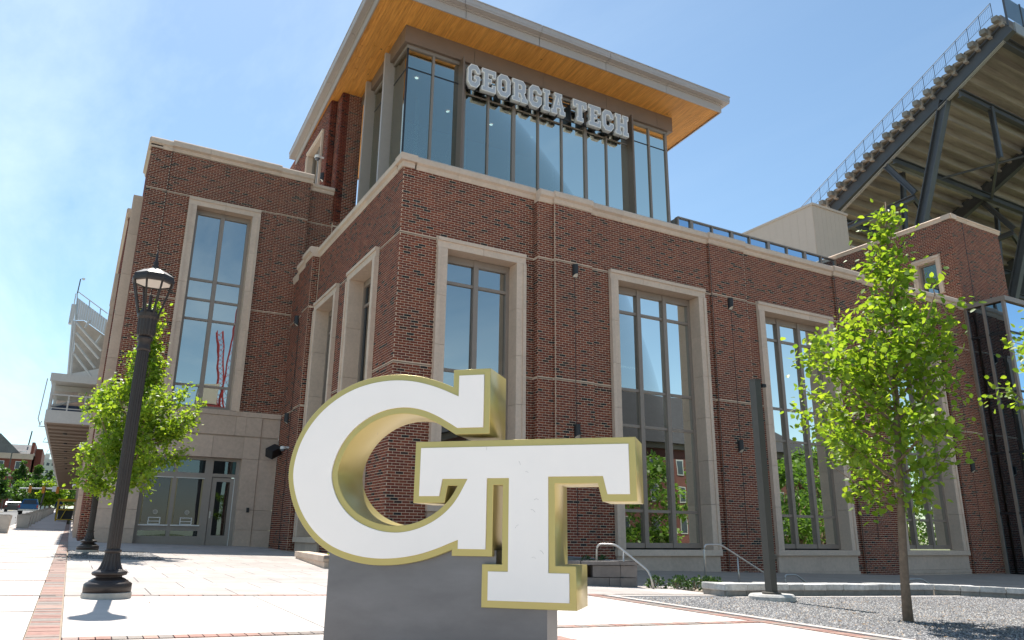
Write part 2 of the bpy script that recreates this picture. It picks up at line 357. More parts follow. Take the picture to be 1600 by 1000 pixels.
def window(F, u0, u1, z0, z1, mulls, trans, gn=-.06, glass=None, fr=None, fw=.11, name='window', mw=.07, deep=.10, head=.20, sillh=.14, curtain=True):
    glass = glass or M_glass; fr = fr or M_frame
    w = MB()
    w.fbox(F, u0, u0 + fw, gn - deep, gn + .05, z0, z1); w.fbox(F, u1 - fw, u1, gn - deep, gn + .05, z0, z1)
    w.fbox(F, u0 + fw, u1 - fw, gn - deep, gn + .048, z1 - head, z1); w.fbox(F, u0 + fw, u1 - fw, gn - deep, gn + .048, z0, z0 + sillh)
    o = w.ob(name, fr, BLD)
    for mu_ in mulls: MB().fbox(F, mu_ - mw, mu_ + mw, gn - deep, gn + .075, z0 + .004, z1 - .004).ob('mullion', fr, o)
    us = [u0 + fw] + [q for mm in mulls for q in (mm - mw, mm + mw)] + [u1 - fw]
    zs = [z0 + sillh] + list(trans) + [z1 - head]
    for i in range(0, len(us), 2):
        a, b = us[i], us[i + 1]
        for t in trans: MB().fbox(F, a, b, gn - deep + .01, gn + .03, t - .04, t + .04).ob('transom', fr, o)
        for j in range(len(zs) - 1):
            c = zs[j] + (.04 if j else 0); d = zs[j + 1] - (.04 if j < len(zs) - 2 else 0)
            MB().fbox(F, a, b, gn - .03, gn - .02, c, d).ob('pane', glass, o)
    if curtain:
        MB().fbox(F, u1 - .55, u1 - .12, gn - .42, gn - .34, z0 + .1, z1 - .1).ob('window_shade', M_curtain, o)
    return o
def cornice(F, u0, u1, z, name='cornice', back=.35, out=.12, h=.36, e=None, step=1.25):
    e = e or empty(name, BLD); n = max(1, round((u1 - u0) / step))
    prof = [(-back, z), (0.02, z), (.05, z + .07), (.05, z + .12), (out, z + .17), (out, z + h - .05), (out - .04, z + h), (-back, z + h)]
    for i in range(n):
        a = u0 + (u1 - u0) * i / n + (.003 if i else 0); b = u0 + (u1 - u0) * (i + 1) / n - (.003 if i < n - 1 else 0)
        mb = MB(); P = [F(a, p[0], p[1]) for p in prof]; Q = F(b, 0, 0); A = F(a, 0, 0)
        mb.prism(P, (Q[0] - A[0], Q[1] - A[1], 0)); mb.ob('coping_stone', M_stone, e)
    return e

# --- hall, south side
yA0, yA = 17.30, 17.05; XC = 6.38
FA0, FA, FAP = FS(yA0), FS(yA), FS(yA - .08)
ZC = 10.27; ZM = 10.16
w1 = (7.42, 10.12, -.6, 8.47)
wall(FA0, XC, 10.45, -.6, ZC, [w1], BANDS)
wins = [(12.87, 16.62), (18.98, 22.73), (25.19, 28.95)]
ops = [(a, b, -1.0, 8.5) for a, b in wins]
wall(FA, 10.42, 31.30, -1.0, ZM, ops, BANDS)
FJ = FWs(10.42); brick_field(FJ, yA, yA0, -.6, ZM, (), BANDS)
PADS = [(10.92, 12.23), (16.92, 18.50), (23.05, 24.65), (29.2, 30.8)]
for a, b in PADS:
    backing(WALLB, FAP, a, b, -1.0, ZM, (), .079); brick_field(FAP, a, b, -1.0, ZM, (), BANDS)
    brick_field(FWs(a), yA - .075, yA, -1.0, ZM, (), BANDS)
    MB().fbox(FAP, (a + b) / 2 + .015, (a + b) / 2 + .03, 0, .012, .85, 8.0).ob('wall_joint', M_black, BLD)
    MB().fbox(FAP, a + .004, a + .018, -.01, .014, -1., ZM).ob('wall_joint', M_black if a > 12 else M_mortar, BLD)
    for z0, z1 in BANDS: band(FAP, a, b, z0, z1, BLD)
for z0, z1 in BANDS:
    band(FA0, XC - .012, 7.42, z0, z1, BLD); band(FA0, 10.12, 10.4, z0, z1, BLD)
    band(FA, 10.42, 10.9, z0, z1, BLD)
    for a, b in ((12.23, 12.87), (16.62, 16.9), (18.5, 18.98), (22.73, 23.03), (24.65, 25.19), (28.95, 29.18), (30.8, 31.3)): band(FA, a, b, z0, z1, BLD)
# --- hall, west side
FW1, FW2, FW3 = FWs(XC), FWs(XC - .26), FWs(XC - .17)
ww = [(18.83, 21.43), (22.50, 25.10)]
wall(FW1, yA0, 25.25, -.6, ZC, [(a, b, -.6, 8.5) for a, b in ww], BANDS, trim=(.3, 0))
wall(FW2, 25.25, 26.15, -.3, ZC, (), BANDS, trim=(.001, 0)); brick_field(FS(25.25), XC - .25, XC, -.3, ZC, (), BANDS)
wall(FW3, 26.15, 28.25, -.3, ZC, (), BANDS, trim=(.001, 0))
for z0, z1 in BANDS:
    band(FW1, yA0 + .022, 18.83, z0, z1, BLD); band(FW1, 21.43, 22.5, z0, z1, BLD); band(FW2, 25.25, 26.15, z0, z1, BLD); band(FW3, 26.15, 28.2, z0, z1, BLD)
MB().fbox(FW1, 25.2, 25.23, 0, .015, -.3, ZC).ob('wall_joint', M_mortar, BLD)
MB().fbox(FW3, 26.7, 26.73, 0, .016, -.3, 8.2).ob('wall_joint', M_black, BLD)
# cornices
MB().box(XC - .123, XC + .35, yA0 - .123, yA0 + .35, ZC + .168, ZC + .362).box(XC - .053, XC + .3, yA0 - .053, yA0 + .3, ZC + .004, ZC + .167).ob('coping_stone', M_stone, BLD)
cornice(FA0, XC + .35, 10.44, ZC); cornice(FW1, yA0 + .35, 25.2, ZC); cornice(FW2, 25.2, 26.2, ZC, out=.14); cornice(FW3, 26.2, 27.45, ZC); cornice(FW3, 27.45, 28.15, ZC - .22, out=.08, h=.30)
cornice(FA, 10.44, 10.9, ZM, out=.13)
cornice(FAP, 10.9, 12.25, ZM + .01); cornice(FA, 12.25, 16.9, ZM, out=.13); cornice(FAP, 16.9, 18.52, ZM + .01); cornice(FA, 18.52, 23.03, ZM, out=.13); cornice(FAP, 23.03, 24.67, ZM + .01); cornice(FA, 24.67, 29.18, ZM, out=.13); cornice(FAP, 29.18, 30.82, ZM + .01); cornice(FA, 30.82, 31.38, ZM, out=.13)
# windows of the hall
T = [1.57, 3.97, 5.03, 7.40]
def stone_panel(F, u0, u1, zb, z1, d=.42):
    e = empty('stone_panel', BLD)
    stone(F, u0 - .02, u1 + .02, -d, .14, z1 - .16, z1, e, M_stone); k = 2
    for i in range(k):
        a = u0 + .02 + (u1 - u0 - .04) * i / k + (.004 if i else 0); b = u0 + .02 + (u1 - u0 - .04) * (i + 1) / k
        stone(F, a, b, -d, .07, -.12 if z1 < 1 else .6, z1 - .163, e, M_stone2)
    zt = -.124 if z1 < 1 else .596
    stone(F, u0, u1, -d, .10, zt - .12, zt, e, M_stone2); stone(F, u0, u1, -d, .085, zb, zt - .124, e, M_stone2)
for a, b in wins:
    surround(FA, a, b, .52, 8.5); stone_panel(FA, a, b, -1.0, .52)
    window(FS(yA + .38), a + .29, b - .29, .56, 8.19, [a + .29 + (b - a - .58) * q for q in (.338, .662)], T, gn=0)
surround(FA0, w1[0], w1[1], 1.55, 8.47); stone_panel(FA0, w1[0], w1[1], -.6, 1.55)
window(FS(yA0 + .38), 7.71, 9.83, 1.58, 8.17, [8.77], [5.0, 7.40], gn=0)
for a, b in ww:
    surround(FW1, a, b, .75, 8.5); stone_panel(FW1, a, b, -.6, .75)
    window(FWs(XC + .40), a + .29, b - .29, .78, 8.19, [(a + b) / 2], [3.97, 7.40], gn=0, curtain=False)

# --- ticket wing (north-west)
yB = 28.2; FB, FBp = FS(yB), FS(yB - .05)
opB = [(2.13, 4.70, 4.9, 12.78)]
BB = [(8.802, 8.842), (12.796, 12.836)]; ZB = 14.42
wall(FBp, .65, 1.33, 4.95, ZB, (), BB, .34); wall(FB, 1.33, 5.30, 4.95, ZB, opB, BB); wall(FBp, 5.30, 6.50, 4.95, ZB, (), BB, .34)
wall(FS(yB + .12), 6.50, 7.5, 9.5, ZB - .24, (), BB); wall(FS(yB), 7.5, 8.40, 9.5, 19.2, (), [(12.796, 12.836)], .3)
for z0, z1 in BB:
    band(FBp, .65, 1.33, z0, z1, BLD); band(FB, 1.33, 2.13, z0, z1, BLD); band(FB, 4.7, 5.3, z0, z1, BLD); band(FBp, 5.3, 6.5, z0, z1, BLD)
    band(FS(yB + .12), 6.5, 7.5, z0, z1, BLD)
cornice(FBp, .58, 1.33, ZB, h=.38); cornice(FB, 1.33, 5.3, ZB + .03, out=.16, h=.42); cornice(FBp, 5.3, 6.58, ZB, h=.38); cornice(FS(yB + .12), 6.58, 7.5, ZB - .22, h=.30)
MB().fbox(FB, 1.335, 1.35, 0, .012, 5, ZB).ob('wall_joint', M_black, BLD)
brick_field(FWs(5.30), yB - .048, yB, 5.0, ZB, (), BB)
MB().fbox(FB, .68, 1.87, -.40, -.301, -.3, 4.9).fbox(FB, 4.99, 6.2, -.40, -.301, -.3, 4.9).fbox(FB, 1.87, 4.99, -.40, -.301, 3.37, 4.9).ob('stone_base_core', M_mortar, BLD)
surround(FB, 2.13, 4.70, 5.0, 12.78)
window(FS(yB + .32), 2.42, 4.41, 5.02, 12.5, [3.40], [5.87, 8.28, 9.03, 9.77], gn=0, curtain=False)
# west flank of the ticket wing
FBW = FWs(.65); wall(FBW, yB + .0, 31.0, 4.9, ZB, (), BB); wall(FWs(.65), yB, 31.0, 0, 4.9, (), ())
cornice(FBW, yB - .1, 31.0, ZB, h=.38)
surrW = empty('window_surround', BLD)
for i in range(6): stone(FBW, 29.3, 29.75, 0, .33, 3.6 + i * 1.55, 3.6 + (i + 1) * 1.55 - .008, surrW)
wall(FS(29.3), .31, .66, -.3, 3.59, ()); wall(FWs(.31), 29.3, 30.5, -.3, 3.59, (), trim=(.3, 0))
wall(FS(31.4), .31, .9, 0, 12.75, (), ((8.9, 8.97), (4.93, 5.0)))
wall(FWs(.31), 31.4, 46, 0, 12.75, ())
cornice(FS(31.4), .24, .66, 12.75); cornice(FWs(.31), 31.3, 46, 12.75, step=3)
for y0 in (33, 37.2, 41.4):
    e = empty('window_surround', BLD)
    for i in range(6): stone(FWs(.31), y0, y0 + .35, 0, .13, .4 + i * 1.75, .4 + (i + 1) * 1.75 - .01, e)
# stone base of ticket wing with storefront opening
base = empty('stone_base', BLD)
def bs(u0, u1, z0, z1, n1, n0=-.3): stone(FB, u0, u1, n0, n1, z0 + .004, z1 - .004, base, M_stone2)
for (u0, u1) in ((.66, 1.87), (4.99, 5.55), (5.56, 6.2)):
    zb = -.3; hs = [zb, .95, 1.55 if u1 < 2 else 1.62, 3.37, 4.12, 4.16, 4.85]
    pr = .06 if u0 < 5.5 else .02
    for i, (a, b) in enumerate(zip(hs[:-1], hs[1:])): bs(u0, u1 - .006, a, b, pr + (.008 if i in (0, 1) else 0) - (.03 if i == 4 else 0))
for a, b in ((1.87, 2.9), (2.9, 3.95), (3.95, 4.99)):
    bs(a + .003, b - .003, 3.37, 4.12, .055)
for a, b in ((1.87, 2.35), (2.35, 3.42), (3.42, 4.64), (4.64, 4.99)): bs(a + .003, b - .003, 4.16, 4.85, .07)
bs(1.87, 4.99, 4.12, 4.16, .02)
for a, b in ((.66, 2.1), (2.1, 3.0), (3.0, 4.0), (4.0, 4.75), (4.75, 5.5), (5.5, 6.2)): bs(a + .003, b - .003, 4.85, 5.03, .10 if a < 4.7 else .075)
MB().fbox(FB, .95, 6.2, -.3, -.05, 4.85, 5.0).ob('stone_base_core', M_mortar, base)
# storefront
SF = empty('ticket_storefront', BLD); FF = FS(yB + .25); G2 = M_frame2
def sf(name, u0, u1, n0, n1, z0, z1, m=G2, parent=None): return MB().fbox(FF, u0, u1, n0, n1, z0, z1).ob(name, m, parent or SF)
for a, b in ((1.87, 1.99), (2.85, 2.97), (3.84, 4.10), (4.86, 4.99)): sf('post', a, b, -.1, .06, .1, 3.37)
for a, b in ((1.99, 2.85), (2.97, 3.84)):
    sf('rail', a, b, -.1, .055, 3.27, 3.37); sf('rail', a, b, -.1, .055, 2.64, 2.83); sf('rail', a, b, -.1, .055, .90, 1.08); sf('rail', a, b, -.1, .055, .2, .73)
    sf('pane', a, b, -.03, -.02, 2.83, 3.27, M_glassK); sf('pane', a, b, -.03, -.02, .73, .90, M_glassK); sf('pane', a, b, -.03, -.02, 1.08, 2.64, M_glassS)
    sf('window_shade', a, b, -.16, -.14, 1.0, 2.7, mat('violet_grey_shade', (.15, .12, .14), .9))
    sf('sill', a - .02, b + .02, .055, .12, 1.055, 1.095, M_white); sf('sill', a - .02, b + .02, .055, .08, 2.63, 2.665, mat('silver_trim', (.5, .48, .46), .4, .6))
    for q in (a, b - .05): sf('trim', q, q + .05, .0, .03, 1.1, 2.62, mat('brass_trim', (.30, .25, .15), .5, .4))
    c = (a + b) / 2 + .02
    fr = MB()
    for (p, q, s, t) in ((c - .19, c - .165, 1.10, 1.33), (c + .165, c + .19, 1.10, 1.33), (c - .165, c + .165, 1.305, 1.33), (c - .165, c + .165, 1.10, 1.12), (c - .165, c + .165, 1.19, 1.21)): fr.fbox(FF, p, q, .0, .04, s, t)
    fr.ob('pass_through_frame', M_white, SF)
    dk = MB(); k = 20; dk.prism([FF(c + .005 + .075 * math.cos(2 * math.pi * i / k), .0, 1.5 + .075 * math.sin(2 * math.pi * i / k)) for i in range(k)], (0, -.03, 0))
    sp = dk.ob('speak_through', mat('ivory', (.6, .56, .48), .5), SF)
    for rr in (.045, .02):
        rg = MB(); rg.tube([FF(c + .005 + rr * math.cos(2 * math.pi * i / k), .033, 1.5 + rr * math.sin(2 * math.pi * i / k)) for i in range(k + 1)], .005, 5); rg.ob('speaker_ring', M_black, sp)
sf('rail', 4.10, 4.86, -.1, .055, 3.27, 3.37); sf('rail', 4.10, 4.86, -.1, .055, 2.72, 2.83); sf('pane', 4.1, 4.86, -.03, -.02, 2.83, 3.27, M_glassK)
door = empty('door', BLD)
for a, b, c, d in ((4.12, 4.27, .42, 2.70), (4.72, 4.84, .42, 2.70), (4.27, 4.72, 2.56, 2.70), (4.27, 4.72, .42, .76)): sf('door_rail', a, b, -.06, .02, c, d, G2, door)
sf('pane', 4.27, 4.72, -.025, -.015, .76, 2.56, M_glassK, door); sf('threshold', 4.1, 4.86, -.06, .05, .30, .42, M_black, door); sf('sill', 4.845, 4.86, .0, .06, .42, 2.7, M_white, door)
hd = MB(); hd.tube([FF(4.17, .0, 1.42), FF(4.17, .06, 1.42), FF(4.26, .06, 1.42)], .012, 6); hd.fbox(FF, 4.145, 4.195, .02, .03, 1.33, 1.56); hd.ob('handle', M_steel, door)
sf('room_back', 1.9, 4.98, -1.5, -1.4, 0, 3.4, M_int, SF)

# --- roof deck and inner walls so no daylight leaks in
RD = MB(); RD.box(XC + .1, 31.3, yA0 + .3, 60, 9.9, 10.15); RD.box(.9, 7.4, yB + .3, 60, 14.1, 14.3)
RD.ob('flat_roof', M_roof, BLD)
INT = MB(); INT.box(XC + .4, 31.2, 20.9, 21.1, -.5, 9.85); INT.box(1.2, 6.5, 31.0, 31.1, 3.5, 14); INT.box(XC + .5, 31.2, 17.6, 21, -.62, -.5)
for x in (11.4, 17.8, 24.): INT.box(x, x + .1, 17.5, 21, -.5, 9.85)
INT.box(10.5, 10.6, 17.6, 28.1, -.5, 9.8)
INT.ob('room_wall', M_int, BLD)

# --- corner glass room
yT = 23.3; FT = FS(yT); xW = 8.5; FTW = FWs(xW)
def slabz(y): return 19.31 + .068 * (23.2 - y)
e = empty('fascia_beam', BLD)
def beamseg(a, b, y0, y1, name='panel'):
    mb = MB(); mb.hexa([(a, y0, 18.60), (b, y0, 18.60), (b, y1, 18.60), (a, y1, 18.60), (a, y0, slabz(y0) - .0), (b, y0, slabz(y0)), (b, y1, slabz(y1)), (a, y1, slabz(y1))]); mb.ob(name, M_beam, e)
xs = [8.3, 11.2, 14.4, 17.6, 20.4, 21.3]
for a, b in zip(xs[:-1], xs[1:]): beamseg(a + .006, b - .006, 23.12, 23.6)
ys = [23.6, 25.2, 26.9, 28.15]
for a, b in zip(ys[:-1], ys[1:]): beamseg(8.3, 8.7, a + .006, b - .006)
beamseg(20.9, 21.3, 23.61, 28)
MB().box(8.45, 21.1, 23.25, 23.42, 18.46, 18.597).ob('frame', M_frame, BLD); MB().box(8.45, 8.62, 23.42, 28.1, 18.46, 18.597).ob('frame', M_frame, BLD)
cw = MB()
mullx = [(9.55, .045), (11.93, .04), (13.08, .075), (14.22, .04), (15.36, .04), (16.55, .075), (17.64, .04), (20.0, .045), (20.98, .06)]
glassroom = empty('glass_room', BLD)
for x, h in mullx: MB().fbox(FT, x - h, x + h, -.14, .05, 10.2, 18.47).ob('mullion', M_frame, glassroom)
for x0 in (10.62, 18.78): MB().fbox(FT, x0, x0 + .08, -.1, .40, 10.2, 18.62).ob('fin', M_beam, glassroom); MB().fbox(FT, x0 + .08, x0 + .32, -.1, .04, 10.2, 18.46).ob('mullion', M_frame, glassroom)
for (a, b) in ((8.5, 9.505), (9.595, 10.62), (10.94, 11.89), (11.97, 13.005), (13.155, 14.18), (14.26, 15.32), (15.40, 16.475), (16.625, 17.6), (17.68, 18.78), (19.1, 19.955), (20.045, 20.92)):
    t = not (10.9 < a < 18.8)
    MB().fbox(FT, a, b, -.02, -.01, 10.2, 17.62 if t else 18.46).ob('pane', M_glassT, glassroom)
    if t: MB().fbox(FT, a, b, -.02, -.01, 17.67, 18.46).ob('pane', M_glassT, glassroom); MB().fbox(FT, a, b, -.05, .0, 17.62, 17.67).ob('transom', M_black, glassroom)
    else: MB().fbox(FT, a, b, -.05, .01, 17.30, 17.35).ob('transom', M_frame, glassroom)
MB().box(8.47, 8.53, 23.27, 23.33, 10.2, 18.46).ob('corner_post', M_black, glassroom)
for (a, b) in ((23.34, 24.68), (24.82, 26.88), (27.02, 28.1)):
    MB().fbox(FTW, a, b, -.02, -.01, 10.2, 17.62).ob('pane', M_glassT, glassroom); MB().fbox(FTW, a, b, -.02, -.01, 17.67, 18.46).ob('pane', M_glassT, glassroom); MB().fbox(FTW, a, b, -.05, .0, 17.62, 17.67).ob('transom', M_black, glassroom)
for y0 in (24.68, 26.90): MB().fbox(FTW, y0, y0 + .14, -.06, .40, 10.2, 18.98).ob('fin', M_fin, glassroom)
MB().box(21.0, 21.06, 23.4, 28, 10.2, 18.5).ob('pane', M_glassT, glassroom)
MB().box(8.6, 21.0, 27.95, 28.05, 10.2, 18.9).box(8.6, 21, 23.45, 28, 10.16, 10.3).ob('room_wall', mat('room_wall_pale', (.30, .29, .27), .9), glassroom)
MB().box(8.7, 20.9, 23.65, 28, 18.25, 18.3).ob('ceiling', M_wood, glassroom)
for i in range(5): MB().box(10 + i * 2.2, 10.12 + i * 2.2, 26, 26.12, 10.3, 18.25).ob('inner_column', M_white, glassroom)
# roof
SWc, SEc, NEc, NWc = (6.97, 21.80), (22.9, 21.72), (22.9, 34.8), (7.23, 34.8)
def rz(p, dz=0): return (p[0], p[1], slabz(p[1]) + dz)
roof = empty('roof', BLD)
npl = 130; sof = MB()
for i in range(npl):
    f0, f1 = i / npl, (i + 1) / npl - .0006
    for s0, s1 in ((0, .31), (.3112, .66), (.6612, 1)):
        o = (i * .37) % .3 - .15
        s0b = s0 + (o * .8 if s0 > 0 else 0); s1b = s1 + (o * .8 if s1 < 1 else 0)
        def pt(f, s): 
            a = (SWc[0] + (SEc[0] - SWc[0]) * f, SWc[1] + (SEc[1] - SWc[1]) * f); b = (NWc[0] + (NEc[0] - NWc[0]) * f, NWc[1])
            p = (a[0] + (b[0] - a[0]) * s, a[1] + (b[1] - a[1]) * s); return rz(p)
        q = [pt(f0, s0b), pt(f1, s0b), pt(f1, s1b - .0006), pt(f0, s1b - .0006)]
        sof.hexa(q + [(a, b, c + .03) for a, b, c in q])
tag(sof.ob('soffit_board', M_wood, roof), kind='stuff')
MB().hexa([rz(SWc, .035), rz(SEc, .035), rz(NEc, .035), rz(NWc, .035), rz(SWc, .64), rz(SEc, .64), rz(NEc, .64), rz(NWc, .64)]).ob('roof_deck', M_black, roof)
def ring(o0, o1, z0, z1, name, m, seg=None):
    c = [SWc, SEc, NEc, NWc]; sx = [(-1, -1), (1, -1), (1, 1), (-1, 1)]
    for i in range(4):
        j = (i + 1) % 4; L = math.dist(c[i], c[j]); n = max(1, round(L / 3.3))
        for k in range(n):
            def lerp(t, o):
                a = (c[i][0] + sx[i][0] * o, c[i][1] + sx[i][1] * o); b = (c[j][0] + sx[j][0] * o, c[j][1] + sx[j][1] * o)
                return (a[0] + (b[0] - a[0]) * t, a[1] + (b[1] - a[1]) * t)
            g = .0007; t0, t1 = k / n + (g if k else 0), (k + 1) / n - (g if k < n - 1 else 0)
            A, B, C_, D = lerp(t0, o1), lerp(t1, o1), lerp(t1, o0), lerp(t0, o0)
            MB().hexa([rz(p, z0) for p in (A, B, C_, D)] + [rz(p, z1) for p in (A, B, C_, D)]).ob(name, m, roof)
ring(0, .05, -.06, .34, 'fascia_panel', M_fascia); ring(.05, .10, .28, .34, 'fascia_panel', M_fascia)
ring(0, .32, .34, .42, 'fascia_panel', M_fascia); ring(.26, .33, .42, .62, 'fascia_panel', M_fascia); ring(-.1, .35, .62, .66, 'roof_edge', M_fascia)
# tower brick flank
FK = FWs(7.5); wall(FK, yB + .0, 28.95, 13, 19.0, ()); wall(FS(28.95), 7.22, 7.5, 13, 19, ()); 
FK2 = FWs(7.22); ow = (29.75, 32.4, 14.9, 17.9)
wall(FK2, 28.95, 38.0, 13, 18.9, [ow])
surround(FK2, ow[0], ow[1], ow[2], ow[3], depth=.3, face=.2, proud=.06)
window(FWs(7.45), ow[0] + .2, ow[1] - .2, ow[2], ow[3] - .2, [31.1], [], gn=0, curtain=False, head=.1, sillh=.1)
# ribbon windows on the roof
rb = empty('ribbon_window', BLD); FR = FS(23.1)
MB().fbox(FR, 21.3, 31.69, -.2, .03, 10.1, 12.9).ob('sill_panel', M_frame, rb); MB().fbox(FR, 21.3, 31.69, -.2, .04, 14.385, 14.44).ob('frame', M_frame, rb)
rx = [21.3, 22.09, 23.32, 24.54, 25.67, 26.9, 28.16, 29.42, 30.6, 31.69]
for i, x in enumerate(rx): MB().fbox(FR, x - (.085 if i % 2 else .04), x + (.085 if i % 2 else .04), -.15, .03, 12.9, 14.384).ob('mullion', M_frame, rb)
for a, b in zip(rx[:-1], rx[1:]): MB().fbox(FR, a + .04, b - .04, -.05, -.04, 12.9, 14.384).ob('pane', M_glassR, rb)
MB().box(21.3, 31.69, 23.3, 32, 14.2, 14.4).box(21.3, 31.69, 26, 26.1, 10, 14.2).ob('flat_roof', M_roof, rb)
# right stair tower
xR = 31.69; FRW = FWs(xR); oR = (17.89, 19.18, 11.25, 13.0); ZR = 14.46
wall(FRW, 17.2, 27.0, 10.2, ZR, [oR], (), trim=(.3, 0)); wall(FS(17.2), xR, 35.4, -1.0, ZR, (), ())
cornice(FRW, 17.1, 27.0, ZR, h=.22, out=.10); cornice(FS(17.2), xR - .1, 35.5, ZR, h=.22, out=.10); MB().box(31.9, 35.4, 17.4, 27, 14.3, 14.42).ob('flat_roof', M_roof, BLD)
MB().fbox(FS(17.2), 32.55, 32.58, 0, .015, 10, ZR).ob('wall_joint', M_black, BLD)
surround(FRW, oR[0], oR[1], oR[2], oR[3], depth=.25, face=.2, proud=.06)
window(FWs(xR + .2), oR[0] + .2, oR[1] - .2, oR[2] + .02, oR[3] - .2, [], [], gn=0, curtain=False, head=.08, sillh=.08, fw=.08)
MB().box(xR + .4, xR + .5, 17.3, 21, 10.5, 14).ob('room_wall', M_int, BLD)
# glass stair box
gb = empty('glass_bay', BLD); xG = 31.38; FGW = FWs(xG); FGS = FS(15.45)
for y in (17.0, 16.28, 15.5): MB().fbox(FGW, y - .05, y + .05, -.12, .04, -1, 10.18).ob('mullion', M_frame, gb)
for x in (33.4, 35.4, 37.4, 39.4): MB().fbox(FGS, x - .05, x + .05, -.12, .04, -1, 10.18).ob('mullion', M_frame, gb)
zt = [-1, 1.9, 4.2, 6.5, 8.9, 10.15]
for z in zt[1:-1]:
    MB().fbox(FGW, 15.56, 16.94, -.05, .01, z - .04, z + .04).ob('transom', M_black, gb); MB().fbox(FGS, 31.45, 40, -.05, .01, z - .04, z + .04).ob('transom', M_black, gb)
for a, b in ((15.55, 16.23), (16.33, 16.95)):
    for z0, z1 in zip(zt[:-1], zt[1:]): MB().fbox(FGW, a, b, -.03, -.02, z0 + .04, z1 - .04).ob('pane', M_glassD, gb)
for a, b in ((31.45, 33.35), (33.45, 35.35), (35.45, 37.35), (37.45, 39.35)):
    for z0, z1 in zip(zt[:-1], zt[1:]): MB().fbox(FGS, a, b, -.03, -.02, z0 + .04, z1 - .04).ob('pane', M_glassD, gb)
MB().box(xG - .05, 40.05, 15.38, 17.12, 10.18, 10.38).ob('roof_edge', M_frame, gb)
gi = MB()
for z in (-.5, 3.9, 8.3): gi.box(31.6, 40, 15.7, 17.1, z, z + .3)
gi.box(34, 34.3, 15.8, 16.1, -1, 10); gi.ob('floor_slab', M_int, gb)
# beige metal penthouse
pent = empty('metal_penthouse', BLD)
def siding(F, u0, u1, z0, z1, sp=.42):
    n = round((u1 - u0) / sp)
    for i in range(n):
        a, b = u0 + (u1 - u0) * i / n, u0 + (u1 - u0) * (i + 1) / n
        MB().fbox(F, a, b - .008, -.1, .03, z0, z1).ob('siding_panel', M_corr, pent)
siding(FS(30), 39.4, 42.8, 12, 22.0); siding(FWs(39.4), 30, 44, 12, 22.0, .6); siding(FS(30.0), 42.8, 50, 12, 19.7, .6)
MB().box(39.5, 42.7, 30.1, 44, 12, 21.9).box(42.7, 50, 30.1, 44, 12, 19.6).ob('penthouse_core', M_corr, pent)
MB().box(39.32, 42.86, 29.9, 44, 21.98, 22.14).box(42.86, 50, 29.9, 44, 19.68, 19.84).ob('roof_edge', M_corr, pent)

wo = WALLB.ob('wall', M_mortar, BLD)
# bricks: the 300 that show largest singly, the rest joined
def px(P):
    d = Vector(P) - Vector((0, 0, CAMZ)); f = d.dot(_f)
    return 800 + FPX * d.dot(r2) / f, 500 - FPX * d.dot(u2) / f, f
score = []
for i, (F, p, q, a, b) in enumerate(BRK):
    if q - p < BL - JN - 1e-3 or b - a < BH - JN - 1e-3: continue
    c = F((p + q) / 2, 0, (a + b) / 2)
    if c[2] > 4: continue
    X, Y, f = px(c)
    if not (5 < X < 1595 and 5 < Y < 905) or (470 < X < 1003 and 580 < Y < 690): continue
    if 450 < X < 1000 and 600 < Y < 950 and not (872 < X < 930 and 762 < Y < 872) and not (590 < X < 665 and 690 < Y < 815): continue
    A = px(F(p, 0, a)); B = px(F(q, 0, a)); score.append((-math.hypot(A[0] - B[0], A[1] - B[1]) / f, i))
score.sort(); single = {i for _, i in score[:300]}
Dm = BL - JN; Hm = BH - JN
meS = MB().box(0, Dm, -PROUD, 0.001, 0, Hm).mesh('brick'); meS.materials.append(M_brick1)
meW = MB().box(-PROUD, 0.001, 0, Dm, 0, Hm).mesh('brick'); meW.materials.append(M_brick1)
V = np.empty((len(BRK) - len(single), 8, 3), np.float32); k = 0
for i, (F, p, q, a, b) in enumerate(BRK):
    if i in single:
        o = F(p, 0, a); wst = abs(F(p, 1, a)[0] - o[0]) > .5
        link('brick', meW if wst else meS, None, wo, o); continue
    pr = PROUD * (.8 + .4 * ((i * 7919) % 100) / 100)
    V[k] = [F(p, 0, a), F(q, 0, a), F(q, pr, a), F(p, pr, a), F(p, 0, b), F(q, 0, b), F(q, pr, b), F(p, pr, b)]; k += 1
n = len(V); fq = np.array([[3, 2, 6, 7], [0, 3, 7, 4], [2, 1, 5, 6], [4, 7, 6, 5], [0, 1, 2, 3]], np.int32)
faces = (fq[None] + (np.arange(n, dtype=np.int32) * 8)[:, None, None]).reshape(-1)
def np_mesh(name, verts, faces, per):
    me = bpy.data.meshes.new(name); verts = verts.reshape(-1, 3); me.vertices.add(len(verts)); me.vertices.foreach_set('co', verts.astype(np.float32).ravel())
    nf = len(faces) // per; me.loops.add(len(faces)); me.loops.foreach_set('vertex_index', faces.astype(np.int32)); me.polygons.add(nf)
    me.polygons.foreach_set('loop_start', np.arange(0, nf * per, per, dtype=np.int32)); me.polygons.foreach_set('loop_total', np.full(nf, per, np.int32)); me.update(calc_edges=True); return me
tag(link('brickwork', np_mesh('brickwork', V, faces, 4), M_brick, wo), kind='stuff')
print('bricks', n)

